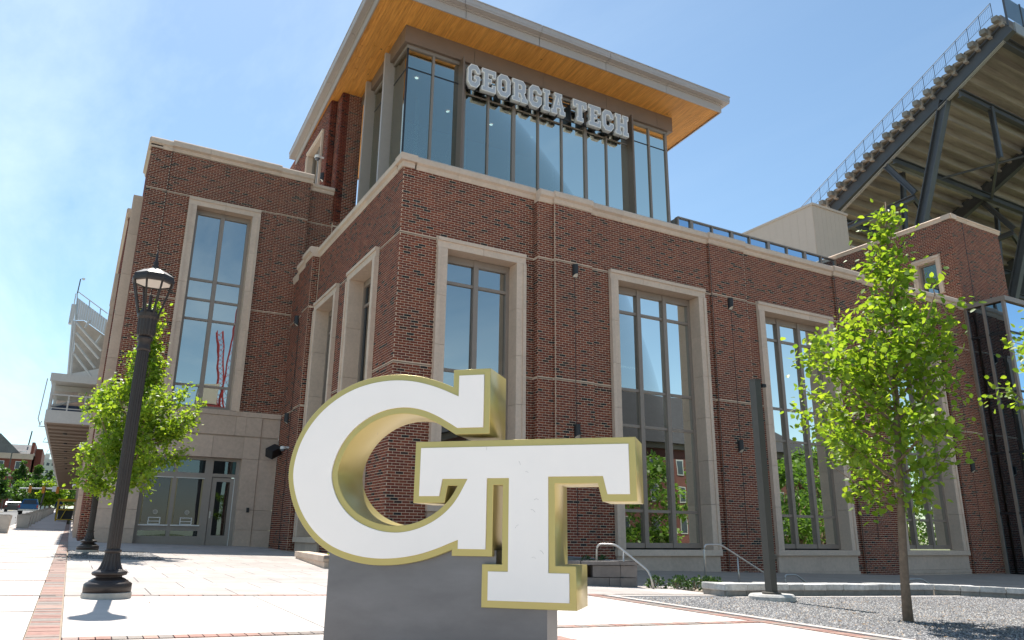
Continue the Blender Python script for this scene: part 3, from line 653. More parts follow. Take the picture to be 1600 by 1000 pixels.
# ------------------------------------------------------------------ ground
def sheet(name, xs, ys, dz, m, kind='structure', hole=None):
    v, f = [], []
    for y in ys:
        for x in xs: v.append((x, y, gz(x, y) + dz))
    nx = len(xs)
    for j in range(len(ys) - 1):
        for i in range(nx - 1):
            if hole and hole((xs[i] + xs[i + 1]) / 2, (ys[j] + ys[j + 1]) / 2): continue
            a = j * nx + i; f.append((a, a + 1, a + nx + 1, a + nx))
    me = bpy.data.meshes.new(name); me.from_pydata(v, [], f); me.update()
    return tag(link(name, me, m), kind=kind)
def lin(a, b, n): return [a + (b - a) * i / n for i in range(n + 1)]
sheet('ground', [-900, -300, -120, -60, -30] + lin(-15, 26, 41) + [40, 80, 200, 900], [-900, -300, -100, -40] + lin(-12, 50, 62) + lin(60, 170, 11) + [230, 300, 400, 900, 1400], -.16, M_far)
sheet('plaza_bed', lin(-2.75, 31, 45), lin(-3, 30, 44), -.025, M_joint)
sheet('south_bounce_plaza', lin(-2.7, 60, 30), lin(-14, -2.95, 8), -.01, M_conc)  # unseen pale concrete, added to bounce fill onto the shaded walls
sheet('street', lin(-14.5, -2.95, 6), lin(-60, 50, 22) + lin(60, 170, 22) + [200, 250, 300], -.12, M_asph)
sheet('far_sidewalk', lin(-18, -14.5, 3), lin(-60, 50, 22) + lin(60, 170, 11) + [230, 300], -.02, M_conc)
sheet('south_bounce_paving', lin(-60, 60, 20), lin(-30, -14, 4), -.03, M_conc)  # more unseen concrete, added for the same warm bounce
sheet('south_asphalt', lin(-60, 160, 30), lin(-140, -30, 12), -.09, M_asph)  # unseen asphalt sheet, greyed so no green is thrown into the glass
def slab_piece(x0, x1, y0, y1, dz, th, name, m, parent, nx=1, ny=1):
    mb = MB(); P = [(x0, y0), (x1, y0), (x1, y1), (x0, y1)]
    mb.hexa([(x, y, gz(x, y) + dz - th) for x, y in P] + [(x, y, gz(x, y) + dz) for x, y in P])
    return mb.ob(name, m, parent)
walk = thing('sidewalk', kind='structure'); plaza = thing('plaza', kind='structure')
g = .0045
yj = [-2.8, -.9, 1.0, 2.9, 4.6, 6.20, 8.0, 9.50] + [11.62, 13.66, 15.62, 17.56, 19.5, 21.4, 23.3, 25.2, 27.1, 29, 31, 33, 35, 37, 39, 41, 43, 45, 47, 49, 50.0]
for a, b in zip(yj[:-1], yj[1:]):
    slab_piece(-2.70, -.155, a + (.06 if a in (6.2, 9.5) else .03), b - .03, 0, .06, 'slab', M_conc, walk)
for k in range(30):
    a = 50 + k * 4; slab_piece(-2.70, -.155, a + .02, a + 3.98, 0, .06, 'slab', M_conc, walk)
for a, b in zip([-2.8, .2, 3.2], [.2, 3.2, 6.16]):
    for c, d in ((.065, 1.95), (1.95, 4.3), (4.3, 6.56)): slab_piece(c + g, d - g, a + g, b - g, 0, .06, 'slab', M_conc, plaza)
for c, d in ((.065, 1.95), (1.95, 4.3), (4.3, 6.56)): slab_piece(c + g, d - g, 6.34 + g, 9.42, 0, .06, 'slab', M_conc, plaza)
P0 = .92
for j in range(22):
    y0 = 9.58 + j * P0
    if y0 > 28.0: break
    xs_ = [.065, .43] + [.43 + P0 * i for i in range(1, 12)] if j % 2 else [.065] + [.9 + P0 * i for i in range(0, 11)]
    for a, b in zip(xs_[:-1], xs_[1:]):
        y1 = min(y0 + P0, 28.1)
        if b > (9.9 if y0 < 15 else 6.3): continue
        if a < 1.75 and y1 > 17.35 and y0 < 21.2:
            if y0 < 17.35 - .3: slab_piece(a + g, b - g, y0 + g, 17.35, 0, .06, 'slab', M_slab, plaza)
            elif y1 > 21.4: slab_piece(a + g, b - g, 21.2, y1 - g, 0, .06, 'slab', M_slab, plaza)
            if b > 1.85: slab_piece(max(a, 1.8), b - g, y0 + g, y1 - g, 0, .06, 'slab', M_slab, plaza)
            continue
        slab_piece(a + g, b - g, y0 + g, y1 - g, 0, .06, 'slab', M_slab, plaza)
# paver bands
strip = thing('brick_paver_band', kind='structure')
PVm = {}
def paver(x0, x1, y0, y1, single=True):
    if single:
        key = (round(x1 - x0, 3), round(y1 - y0, 3))
        if key not in PVm:
            me = MB().box(0, key[0], 0, key[1], -.06, 0).mesh('paver'); me.materials.append(M_paver); PVm[key] = me
        o = link('paver', PVm[key], None, strip, (x0, y0, gz(x0 + key[0] / 2, y0 + key[1] / 2) + .002 + random.uniform(-.0015, .0015)))
        o.rotation_euler = (math.atan(.019), math.atan(.023), 0)
    else: FIELD.append((x0, x1, y0, y1))
FIELD = []
y = -1.0
while y < 62:
    paver(-.145, .055, y, y + .092, 5.9 < y < 15.5); y += .1
x = .075
while x < 6.55: paver(x, x + .092, 6.19, 6.33, x < 6.5); x += .1
x = -2.6
while x < -.17: paver(x, x + .19, 9.47, 9.53, False); paver(x, x + .19, 6.17, 6.23, False); x += .2
x = .075
while x < 7.0: paver(x, x + .14, 9.43, 9.57, x < 4.6); x += .15
y = -2.
while y < 9.3: paver(6.60, 6.79, y, y + .092, 4.5 < y < 9.2); y += .1
y = -2.
while y < 6.15: paver(3.52, 3.70, y, y + .092, 5.4 < y < 6.05); y += .1
for yy in yj[8:]:
    x = -2.68
    while x < -.17: paver(x, x + .19, yy - .022, yy + .022, False); x += .2
fb = MB()
for x0, x1, y0, y1 in FIELD:
    P = [(x0, y0), (x1, y0), (x1, y1), (x0, y1)]; fb.hexa([(x, y, gz(x, y) - .05) for x, y in P] + [(x, y, gz(x, y) + .004) for x, y in P])
tag(fb.ob('paver_field', M_paverS, strip), kind='stuff')
# cut the plain slabs where the x=3.6 band runs: lay the band slightly proud instead
kerb = thing('kerb', kind='structure')
for k in range(60):
    y0 = -20 + k * 3; slab_piece(-2.92, -2.72, y0, y0 + 2.985, .005, .2, 'kerb_stone', M_conc, kerb)
for k in range(12):
    y0 = -2 + k; slab_piece(6.82, 6.95, y0, min(y0 + .99, 9.35), .012, .1, 'kerb_stone', M_conc, kerb)
for a, b in ((6.95, 8.9),):
    slab_piece(a, b, 9.2, 9.36, .01, .1, 'kerb_stone', M_conc, kerb)
for k in range(7): slab_piece(8.95 + k, 9.93 + k, 8.86, 8.98, .012, .1, 'kerb_stone', M_conc, kerb)
# gravel
gv = sheet('gravel_bed', lin(6.95, 26, 38), lin(-6, 9.2, 30), .002, M_gravel, 'stuff')
sheet('gravel_patch', lin(.08, 1.8, 4), lin(17.36, 21.2, 6), .002, M_gravel, 'stuff')
def pebbles(n, box, smin, smax):
    x0, x1, y0, y1 = box; t = rng.random((n, 2)); X = x0 + (x1 - x0) * t[:, 0]; Y = y0 + (y1 - y0) * t[:, 1] ** 1.0
    Z = np.array([gz(a, b) for a, b in zip(X, Y)]); s = rng.uniform(smin, smax, n)
    base = np.array([[1, 0, 0], [-.5, .87, 0], [-.5, -.87, 0], [.1, .1, .8], [0, 0, -.5]])
    a = rng.random(n) * 6.28; c, sn = np.cos(a), np.sin(a); J = rng.uniform(.7, 1.3, (n, 5, 3)) * base[None]
    VX = J[:, :, 0] * c[:, None] - J[:, :, 1] * sn[:, None]; VY = J[:, :, 0] * sn[:, None] + J[:, :, 1] * c[:, None]
    Vv = np.stack([VX * s[:, None] + X[:, None], VY * s[:, None] + Y[:, None], J[:, :, 2] * s[:, None] + Z[:, None] + .004], 2)
    f = np.array([[0, 1, 3], [1, 2, 3], [2, 0, 3]]); return Vv, (f[None] + (np.arange(n) * 5)[:, None, None]).reshape(-1)
Vv, ff = pebbles(60000, (7.0, 15.5, 4.0, 9.0), .006, .016)
tag(link('gravel_stones', np_mesh('gravel_stones', Vv, ff, 3), M_pebble), kind='stuff')
Vv, ff = pebbles(5000, (.1, 1.78, 17.4, 21.1), .010, .02)
tag(link('gravel_stones', np_mesh('gravel_stones', Vv, ff, 3), M_pebble), kind='stuff')

# ------------------------------------------------------------------ letter monument
Cs = Vector((2.03699331, 4.13791436, 0)); rS = Vector((.7071, -.7071, 0)); nS = Vector((.7071, .7071, 0))
OUT = [(-0.1056, 1.811), (0.1300, 1.811), (0.1300, 1.4130), (-0.0839, 1.4130), (-0.1519, 1.4546), (-0.2209, 1.4961), (-0.3076, 1.5346), (-0.3946, 1.5534), (-0.4814, 1.5538), (-0.5682, 1.5386), (-0.6543, 1.5046), (-0.7391, 1.4459), (-0.7885, 1.3904), (-0.8283, 1.3267), (-0.8544, 1.263), (-0.8663, 1.1994), (-0.8669, 1.1756), (-0.8554, 1.1124), (-0.8238, 1.0497), (-0.775, 0.9876), (-0.7192, 0.9417), (-0.6476, 0.9039), (-0.569, 0.8779), (-0.4837, 0.8634), (-0.4002, 0.8655), (-0.3183, 0.8831), (-0.2376, 0.9169), (-0.174, 0.9579), (-0.1189, 1.0062), (-0.0802, 1.0621), (-0.0574, 1.1069), (-0.1267, 1.1074), (-0.1433, 1.0063), (-0.3400, 1.0063), (-0.3400, 1.368), (1.003, 1.368), (1.003, 1.0135), (0.8107, 1.0135), (0.7874, 1.115), (0.5323, 1.115), (0.5323, 0.655), (0.6515, 0.655), (0.6515, 0.4266), (0.1045, 0.4266), (0.1045, 0.657), (0.2235, 0.657), (0.2235, 1.109), (0.1600, 1.109), (0.1600, 0.7045), (-0.0830, 0.7045), (-0.0830, 0.7394)]
SM = [(-0.1639, 0.7059), (-0.2672, 0.6717), (-0.3883, 0.6478), (-0.5118, 0.6403), (-0.6123, 0.642), (-0.7237, 0.6598), (-0.838, 0.6912), (-0.9288, 0.7349), (-1.0141, 0.7984), (-1.0836, 0.8708), (-1.1418, 0.9562), (-1.1826, 1.043), (-1.2091, 1.147), (-1.2132, 1.2035), (-1.2047, 1.301), (-1.1766, 1.3908), (-1.1343, 1.4809), (-1.0684, 1.5708), (-0.9829, 1.6518), (-0.8772, 1.7198), (-0.763, 1.7694), (-0.6292, 1.7972), (-0.4959, 1.8045), (-0.3721, 1.7939), (-0.249, 1.7595), (-0.1621, 1.7271), (-0.1056, 1.7004)]
def catmull(P, a, b, n=5):
    o = []
    for i in range(a, b):
        p0, p1, p2, p3 = [np.array(P[min(max(i + d, a), b)]) for d in (-1, 0, 1, 2)]
        for k in range(n):
            t = k / n; o.append(tuple(.5 * ((2 * p1) + (-p0 + p2) * t + (2 * p0 - 5 * p1 + 4 * p2 - p3) * t * t + (-p0 + 3 * p1 - 3 * p2 + p3) * t ** 3)))
    return o
def smooth_fit(P, w=1):
    Q = [np.array(p) for p in P]
    for _ in range(w): Q = [Q[0]] + [(Q[i - 1] + 2 * Q[i] + Q[i + 1]) / 4 for i in range(1, len(Q) - 1)] + [Q[-1]]
    return [tuple(q) for q in Q]
def poly_curve(name, loops, extrude, bevel=0., offset=0., m=None, parent=None, M=None):
    cu = bpy.data.curves.new(name, 'CURVE'); cu.dimensions = '2D'; cu.fill_mode = 'BOTH'; cu.extrude = extrude; cu.bevel_depth = bevel; cu.offset = offset; cu.bevel_resolution = 1
    for L in loops:
        s = cu.splines.new('POLY'); s.points.add(len(L) - 1)
        for i, p in enumerate(L): s.points[i].co = (p[0], p[1], 0, 1)
        s.use_cyclic_u = True
    tmp = bpy.data.objects.new(name, cu); me = bpy.data.meshes.new_from_object(tmp); bpy.data.objects.remove(tmp); bpy.data.curves.remove(cu)
    me.name = name; me.materials.clear(); me.materials.append(m)
    o = bpy.data.objects.new(name, me); S.collection.objects.link(o); o.parent = parent
    if M is not None: o.matrix_local = M
    return o
inner = smooth_fit(OUT[3:31], 1); outer = smooth_fit([OUT[-1]] + SM, 1)
full = OUT[:3] + catmull(inner, 0, len(inner) - 1) + [inner[-1]] + OUT[31:-1] + catmull(outer, 0, len(outer) - 1, 5) + [outer[-1]]
full = [p for i, p in enumerate(full) if math.dist(p, full[i - 1]) > .002]
def inset(P, d):
    A = sum(P[i - 1][0] * P[i][1] - P[i][0] * P[i - 1][1] for i in range(len(P))); s = 1 if A > 0 else -1; o = []
    for i in range(len(P)):
        a, b, c = map(np.array, (P[i - 1], P[i], P[(i + 1) % len(P)])); e1 = (b - a) / np.linalg.norm(b - a); e2 = (c - b) / np.linalg.norm(c - b)
        n1 = np.array([-e1[1], e1[0]]) * s; n2 = np.array([-e2[1], e2[0]]) * s; k = n1 + n2; k = k / max(.15, (k @ k)) * 2
        o.append(tuple(b + k * d))
    return o
def sign_matrix(n0, gzv): 
    c = Cs + nS * n0; M = Matrix((rS, Vector((0, 0, 1)), -nS)).transposed().to_4x4(); M.translation = (c.x, c.y, 0); return M
sg = thing('letter_monument', 'big white and gold G T letters standing on a grey metal plinth in the foreground', 'sign', (Cs.x, Cs.y, gz(Cs.x, Cs.y)))
sg2 = Matrix.Translation((0, 0, -gz(Cs.x, Cs.y))) @ Matrix.Translation((-Cs.x, -Cs.y, 0))
body = poly_curve('letter_body', [full], .175 - .003, .003, 0, M_gold, sg, sg2 @ sign_matrix(.175, 0))
face = poly_curve('letter_face', [inset(full, .038)], .006, .0015, 0, M_acryl, sg, sg2 @ sign_matrix(-.002, 0))
def SP(u, n, z): p = Cs + rS * u + nS * n; return (p.x - Cs.x, p.y - Cs.y, z - gz(Cs.x, Cs.y))
pl = MB(); pl.hexa([SP(-.900, .04, -.25), SP(.478, .04, -.25), SP(.478, .31, -.25), SP(-.900, .31, -.25), SP(-.900, .04, .725), SP(.478, .04, .725), SP(.478, .31, .725), SP(-.900, .31, .725)])
# the plinth is cut down beside the T stem
pl = MB(); 
for a, b, t in ((-.900, .175, .735), (.175, .478, .60)): pl.hexa([SP(a, .04, -.25), SP(b, .04, -.25), SP(b, .31, -.25), SP(a, .31, -.25), SP(a, .04, t), SP(b, .04, t), SP(b, .31, t), SP(a, .31, t)])
pl.ob('plinth', M_slabm, sg)

# ------------------------------------------------------------------ building lettering
GLY = {
 'O': ([[(2, 0), (6, 0), (8, 2), (8, 8), (6, 10), (2, 10), (0, 8), (0, 2)], [(3.3, 2.4), (2.6, 3.1), (2.6, 6.9), (3.3, 7.6), (4.7, 7.6), (5.4, 6.9), (5.4, 3.1), (4.7, 2.4)]], 8),
 'G': ([[(2, 0), (6, 0), (8, 2), (8, 5.4), (4.3, 5.4), (4.3, 3.6), (5.4, 3.6), (5.4, 3.1), (4.7, 2.4), (3.3, 2.4), (2.6, 3.1), (2.6, 6.9), (3.3, 7.6), (4.7, 7.6), (5.4, 6.9), (5.4, 6.4), (8, 6.4), (8, 8), (6, 10), (2, 10), (0, 8), (0, 2)]], 8),
 'C': ([[(2, 0), (6, 0), (8, 2), (8, 3.8), (5.4, 3.8), (5.4, 3.1), (4.7, 2.4), (3.3, 2.4), (2.6, 3.1), (2.6, 6.9), (3.3, 7.6), (4.7, 7.6), (5.4, 6.9), (5.4, 6.2), (8, 6.2), (8, 8), (6, 10), (2, 10), (0, 8), (0, 2)]], 8),
 'E': ([[(0, 0), (8, 0), (8, 3.4), (6, 3.4), (6, 2.2), (3.8, 2.2), (3.8, 4), (5.6, 4), (5.6, 6), (3.8, 6), (3.8, 7.8), (6, 7.8), (6, 6.6), (8, 6.6), (8, 10), (0, 10), (0, 8), (1.1, 8), (1.1, 2), (0, 2)]], 8),
 'R': ([[(0, 0), (4.7, 0), (4.7, 2), (3.8, 2), (3.8, 3.8), (4.6, 3.8), (5.6, 2), (5.2, 2), (5.2, 0), (9, 0), (9, 2), (8.4, 2), (7.2, 4.2), (8, 5), (8, 8.4), (6.4, 10), (0, 10), (0, 8), (1.1, 8), (1.1, 2), (0, 2)], [(3.8, 5.9), (3.8, 7.8), (4.9, 7.8), (5.4, 7.3), (5.4, 6.4), (4.9, 5.9)]], 9),
 'I': ([[(0, 0), (4.9, 0), (4.9, 2), (3.8, 2), (3.8, 8), (4.9, 8), (4.9, 10), (0, 10), (0, 8), (1.1, 8), (1.1, 2), (0, 2)]], 4.9),
 'A': ([[(0, 0), (3.7, 0), (3.7, 2), (3.3, 2), (3.55, 2.9), (5.45, 2.9), (5.7, 2), (5.3, 2), (5.3, 0), (9, 0), (9, 2), (8.2, 2), (6.2, 8.2), (7, 8.2), (7, 10), (2, 10), (2, 8.2), (2.8, 8.2), (.8, 2), (0, 2)], [(4.0, 4.7), (4.5, 6.6), (5.0, 4.7)]], 9),
 'T': ([[(2, 0), (6, 0), (6, 2), (5.35, 2), (5.35, 7.8), (6, 7.8), (6, 6.4), (8, 6.4), (8, 10), (0, 10), (0, 6.4), (2, 6.4), (2, 7.8), (2.65, 7.8), (2.65, 2), (2, 2)]], 8),
 'H': ([[(0, 0), (4.0, 0), (4.0, 2), (3.5, 2), (3.5, 4), (5.5, 4), (5.5, 2), (5, 2), (5, 0), (9, 0), (9, 2), (8.2, 2), (8.2, 8), (9, 8), (9, 10), (5, 10), (5, 8), (5.5, 8), (5.5, 6), (3.5, 6), (3.5, 8), (4, 8), (4, 10), (0, 10), (0, 8), (.8, 8), (.8, 2), (0, 2)]], 9)}
M_lw = mat('white_letter_return', (.86, .83, .80), .5); M_lg = mat('pale_grey_letter_face', (.47, .49, .54), .4); M_lb = M_lw
ls = thing('wall_lettering', 'white block lettering GEORGIA TECH mounted across the glass room below the eaves', 'sign', (14.8, 22.8, 17.3))
slots = [('G', 10.75, 11.31), ('E', 11.36, 12.0), ('O', 12.04, 12.66), ('R', 12.71, 13.44), ('G', 13.48, 14.1), ('I', 14.14, 14.5), ('A', 14.54, 15.24), ('T', 15.60, 16.31), ('E', 16.38, 17.03), ('C', 17.09, 17.70), ('H', 17.77, 18.50)]
for ch, a, b in slots:
    loops, w = GLY[ch]; a += .03; sx = (b - a) / w; hh = .098
    L = [[(p[0] * sx, p[1] * hh) for p in q] for q in loops]
    M = Matrix.Translation((a - 14.8, 0, 17.36 - 17.3)) @ Matrix.Rotation(R_(90), 4, 'X')
    M.translation = (a - 14.8, .1, .06)
    o = poly_curve('letter', L, .10, .004, 0, M_lw, ls, M)
    L2 = [inset(q, .034 if i == 0 else -.034) for i, q in enumerate(L)]
    poly_curve('letter_face', L2, .003, 0, 0, M_lg, o, Matrix.Translation((0, 0, .1055)))
rl = MB(); rl.box(-3.95, 3.8, .25, .31, .10, .16); rl.box(-3.95, 3.8, .25, .31, .82, .88)
for i in range(12): rl.box(-3.8 + i * .66, -3.76 + i * .66, .2, .5, .08, .9)
rl.ob('support_rail', M_black, ls)

# ------------------------------------------------------------------ small fittings on the walls
def wall_light(F, u, z, label, nrm, group='black cylinder lights on the brick piers'):
    c = F(u, .0, z); o = thing('wall_light', label, 'wall lamp', c, group)
    mb = MB(); k = 14; P = []
    def q(t, zz): 
        uu = .085 * math.cos(t); nn = .02 + .13 * max(0, math.sin(t)) + (0 if math.sin(t) > 0 else 0); p = F(u + uu, nn, z); return (p[0] - c[0], p[1] - c[1], zz)
    ts = [math.pi * i / 10 for i in range(11)] ; pts = [q(t, 0) for t in ts]
    n = len(pts); v0 = len(mb.v)
    mb.prism([(p[0], p[1], -.18 + .10 * (math.sin(t))) for p, t in zip(pts, ts)], (0, 0, 0.001)); mb = MB()
    lo = [(p[0], p[1], -.19 + .09 * math.sin(t)) for p, t in zip(pts, ts)]; hi = [(p[0], p[1], .19) for p in pts]
    mb.v = lo + hi; mb.f = [(i, (i + 1) % n, n + (i + 1) % n, n + i) for i in range(n)] + [tuple(range(n, 2 * n))]
    mb.ob('housing', M_black, o)
    l = MB(); l.v = [(x * .92, y * .92, zz + .012) for x, y, zz in lo]; l.f = [tuple(range(n))]; 
    l2 = MB(); l2.prism(l.v, (0, 0, .006)); l2.ob('lens', mat('lens', (.75, .7, .62), .4), o)
    return o
names = ['left', 'second', 'third', 'right']
pier = ['the pier right of the first front window', 'the pier between second and third front windows', 'the pier behind the young tree crown', 'the pier beside the dark glass bay']
for i, xx in enumerate((11.60, 17.68, 23.8, 29.97)):
    wall_light(FAP, xx, 8.18, 'black wall light, upper one on ' + pier[i], 0)
    wall_light(FAP, xx, 3.58, 'black wall light, lower one on ' + pier[i], 0)
wall_light(FW3, 26.9, 8.3, 'black wall light high on the recessed west flank of the hall', 0)
wall_light(FW3, 27.05, 4.75, 'black wall light low on the recessed west flank of the hall', 0)
wall_light(FK2, 29.15, 15.3, 'black wall light beside the small upper window under the timber eaves', 0, None)
def dome_cam(c, d, label, s=1.):
    o = thing('security_camera', label, 'security camera', c)
    mb = MB(); d = Vector(d); mb.tube([Vector((0, 0, .06)) * s, Vector((0, 0, .06)) * s + d * .25 * s], .035 * s, 8); mb.lathe([(.03 * s, .10 * s), (.09 * s, .09 * s), (.10 * s, .02 * s), (.09 * s, 0)], (0, 0), 14); mb.ob('housing', M_white, o, smooth=False)
    MB().lathe([(.085 * s, 0), (.07 * s, -.05 * s), (.03 * s, -.08 * s)], (0, 0), 14).ob('dome', mat('smoked_dome', (.12, .13, .15), .1), o, smooth=True)
dome_cam((5.95, 26.3, 3.6), (1, 0, 0), 'white dome camera low on the hall flank near the black loudspeaker')
dome_cam((6.95, 29.4, 16.25), (1, 0, 0), 'white dome camera high on the brick beside the small upper window', 1.3)
dome_cam((.02, 31.6, 3.75), (1, 0, 0), 'white dome camera on the corner brick pillar by the sidewalk', 1.1)
dome_cam((.0, 36.5, 2.6), (1, 0, 0), 'small white dome camera further back along the sidewalk wall', 1.1)
spk = thing('loudspeaker', 'black box loudspeaker tilted down on the corner near the ticket door', 'loudspeaker', (5.9, 27.5, 3.62))
mb = MB(); mb.box(-.22, .22, -.16, .16, -.16, .16); o = mb.ob('cabinet', M_black, spk); o.rotation_euler = (R_(25), R_(-28), R_(30)); MB().tube([(.1, .05, 0), (.32, .1, .12)], .03, 6).ob('bracket', M_black, spk)
ir = thing('door_buzzer', 'small black buzzer on the stone right of the ticket door', 'buzzer', (5.35, yB - .06, 1.62)); MB().box(-.045, .045, -.05, 0, -.08, .08).ob('housing', M_black, ir)

# ------------------------------------------------------------------ lamp posts
def lamp_post(x, y, label):
    o = thing('lamp_post', label, 'street lamp', (x, y, gz(x, y)), 'bronze lamp posts on the plaza')
    MB().lathe([(.235, -.08), (.235, .05), (.228, .055)], (0, 0), 40).ob('concrete_footing', mat('footing_concrete', (.42, .40, .36), .9, noise=.2), o)
    MB().lathe([(.226, .052), (.226, .135), (.21, .15), (.19, .158), (.185, .17), (.165, .178), (.15, .19), (.125, .20), (.122, .212), (.16, .222), (.170, .238), (.166, .252), (.15, .262), (.135, .268)], (0, 0), 48).ob('pedestal', M_bronze, o, smooth=True)
    MB().lathe([(.13, .268), (.118, .28), (.10, .315), (.086, .36), (.078, .41), (.072, .44), (.072, .445)], (0, 0), 32, 1, .10, (.27, .44)).ob('fluted_base', M_bronze, o)
    MB().lathe([(.080, .445), (.083, .455), (.083, .468), (.075, .478)], (0, 0), 32).ob('collar', M_bronze, o, smooth=True)
    MB().lathe([(.066, .478), (.066, 1.6), (.064, 2.62)], (0, 0), 32, 1, .11, (.4, 3)).ob('shaft', M_bronze, o)
    MB().lathe([(.07, 2.62), (.076, 2.64), (.066, 2.67), (.066, 2.73), (.082, 2.75), (.084, 2.765), (.068, 2.785)], (0, 0), 32).ob('collar', M_bronze, o, smooth=True)
    MB().lathe([(.068, 2.785), (.09, 2.80), (.098, 2.86), (.100, 2.98), (.112, 3.01), (.116, 3.05), (.110, 3.055)], (0, 0), 32, 1, .09, (2.8, 2.99)).ob('capital', M_bronze, o)
    MB().lathe([(.10, 3.055), (.09, 3.085), (.05, 3.10), (.018, 3.11), (.018, 3.28)], (0, 0), 16).ob('socket', M_bronze, o)
    for k in range(8):
        a = 2 * math.pi * (k + .5) / 8; c, s_ = math.cos(a), math.sin(a)
        MB().tube([(.112 * c, .112 * s_, 3.04), (.212 * c, .212 * s_, 3.42)], .0125, 6).ob('cage_bar', M_bronze, o)
    k8 = 8
    def oc(prof, nm, m):
        mb = MB(); n = len(prof)
        for r, z in prof:
            for j in range(8): a = 2 * math.pi * (j + .5) / 8; mb.v.append((r * math.cos(a), r * math.sin(a), z))
        for i in range(n - 1):
            for j in range(8): mb.f.append((i * 8 + j, i * 8 + (j + 1) % 8, (i + 1) * 8 + (j + 1) % 8, (i + 1) * 8 + j))
        mb.f.append(tuple(range((n - 1) * 8, n * 8))); return mb.ob(nm, m, o)
    oc([(.200, 3.415), (.236, 3.42), (.238, 3.455), (.230, 3.46), (.226, 3.50), (.21, 3.51)], 'rim', M_bronze)
    oc([(.19, 3.43), (.195, 3.425)], 'diffuser', M_diff)
    oc([(.215, 3.508), (.13, 3.565), (.045, 3.60), (.03, 3.615)], 'lantern_roof', mat('weathered_roof', (.24, .22, .21), .5, .2))
    MB().lathe([(.03, 3.60), (.042, 3.63), (.022, 3.65), (.034, 3.675), (.016, 3.70), (.012, 3.77), (.004, 3.83)], (0, 0), 10).ob('finial', M_bronze, o, smooth=True)
    return o
lamp_post(.445, 9.27, 'near bronze lamp post with glass-less lantern, standing on the pale slab in front')
lamp_post(.455, 20.4, 'farther bronze lamp post standing in the gravel patch by the brick pillar')

# dark square pole with camera arm
px_, py_ = 9.3, 8.5; zg = gz(px_, py_)
dp = thing('camera_pole', 'plain dark square pole on a round concrete footing at the gravel edge', 'pole', (px_, py_, zg))
MB().lathe([(.34, -.1), (.34, .06), (.31, .09)], (0, 0), 28).ob('concrete_footing', M_gran, dp)
MB().lathe([(.14, .09), (.14, .115), (.12, .12)], (0, 0), 20).ob('base_plate', M_graypole, dp)
MB().box(-.062, .062, -.062, .062, .11, 3.33).ob('shaft', M_graypole, dp); MB().box(-.07, .07, -.07, .07, 3.33, 3.35).ob('cap', M_graypole, dp)
MB().lathe([(.05, 0), (.055, .015), (.05, .03)], (0, 0), 16).ob('handhole_cover', M_graypole, dp).matrix_local = Matrix.Translation((.066, -.01, .62)) @ Matrix.Rotation(R_(90), 4, 'Y')
MB().tube([(.05, 0, 3.25), (.16, -.02, 3.27)], .012, 6).box(.12, .2, -.05, .01, 3.24, 3.29).ob('camera_arm', M_black, dp)

# ------------------------------------------------------------------ stone edging, planter, rails
def low_wall(name, label, pts, h, cat='wall'):
    t = thing(name, label, cat)
    for (a, b) in zip(pts[:-1], pts[1:]):
        L = math.dist(a, b); d = ((b[0] - a[0]) / L, (b[1] - a[1]) / L); nn = (-d[1], d[0])
        s = 0
        while s < L - .05:
            w = min(random.uniform(.34, .62), L - s); w = L - s if L - s - w < .15 else w
            for (z0, z1, m, o, nm) in ((-.08, h * .46, M_gran2, .035, 'course_stone'), (h * .47, h, M_gran, 0, 'cap_stone')):
                mb = MB(); nxs = 5
                A = [s + .004, s + w - .004]; pts3 = []
                for zz in (z0, z1):
                    for (uu, vv) in ((A[0], -0), (A[1], 0), (A[1], .36), (A[0], .36)):
                        j = random.uniform(-.012, .012) if nm == 'cap_stone' else random.uniform(-.004, .004)
                        x, y = a[0] + d[0] * uu + nn[0] * (vv + (o if vv == 0 else -o) + j), a[1] + d[1] * uu + nn[1] * (vv + (o if vv == 0 else -o) + j)
                        pts3.append((x, y, gz(x, y) + zz + (random.uniform(-.008, .008) if zz == h else 0)))
                mb.hexa(pts3); ob = mb.ob(nm, m, t)
                if nm == 'cap_stone':
                    bv = ob.modifiers.new('b', 'BEVEL'); bv.width = .014; bv.segments = 2
            s += w
    return t
low_wall('stone_edging', 'low rough granite edging wall behind the dark gravel bed', [(8.84, 9.50), (8.90, 9.04), (14.5, 9.25), (16.2, 8.0), (21, 4.2)], .19)
pt = thing('seat_planter', 'low planter wall hugging the brick corner behind the letters', 'planter')
ring_pts = [(5.0, 19.65), (4.45, 15.25), (7.75, 11.25), (8.62, 10.82), (9.9, 15.6)]
for i, (a, b) in enumerate(zip(ring_pts[:-1], ring_pts[1:])):
    L = math.dist(a, b); d = ((b[0] - a[0]) / L, (b[1] - a[1]) / L); nn = (-d[1], d[0]); n = max(1, round(L / .62))
    right = i >= 1; ztop = .43
    for r_, (z0f, z1) in enumerate(((None, .16), (.17, .36), (.37, .43)) if right else ((None, .30), (.31, .42))):
        for k in range(n):
            s0, s1 = L * k / n + .004, L * (k + 1) / n - .004
            if r_ == 1 and right: s0, s1 = min(L, s0 + .2), min(L, s1 + .2)
            if s1 - s0 < .02: continue
            o_ = -.03 if z1 in (.42, .43) else 0; q = []
            for zt in (0, 1):
                for uu, vv in ((s0, o_), (s1, o_), (s1, .3), (s0, .3)):
                    x, y = a[0] + d[0] * uu + nn[0] * vv, a[1] + d[1] * uu + nn[1] * vv
                    q.append((x, y, z1 if zt else (gz(x, y) - .1 if z0f is None else z0f)))
            MB().hexa(q).ob('block', M_cmu if right else M_stone, pt)
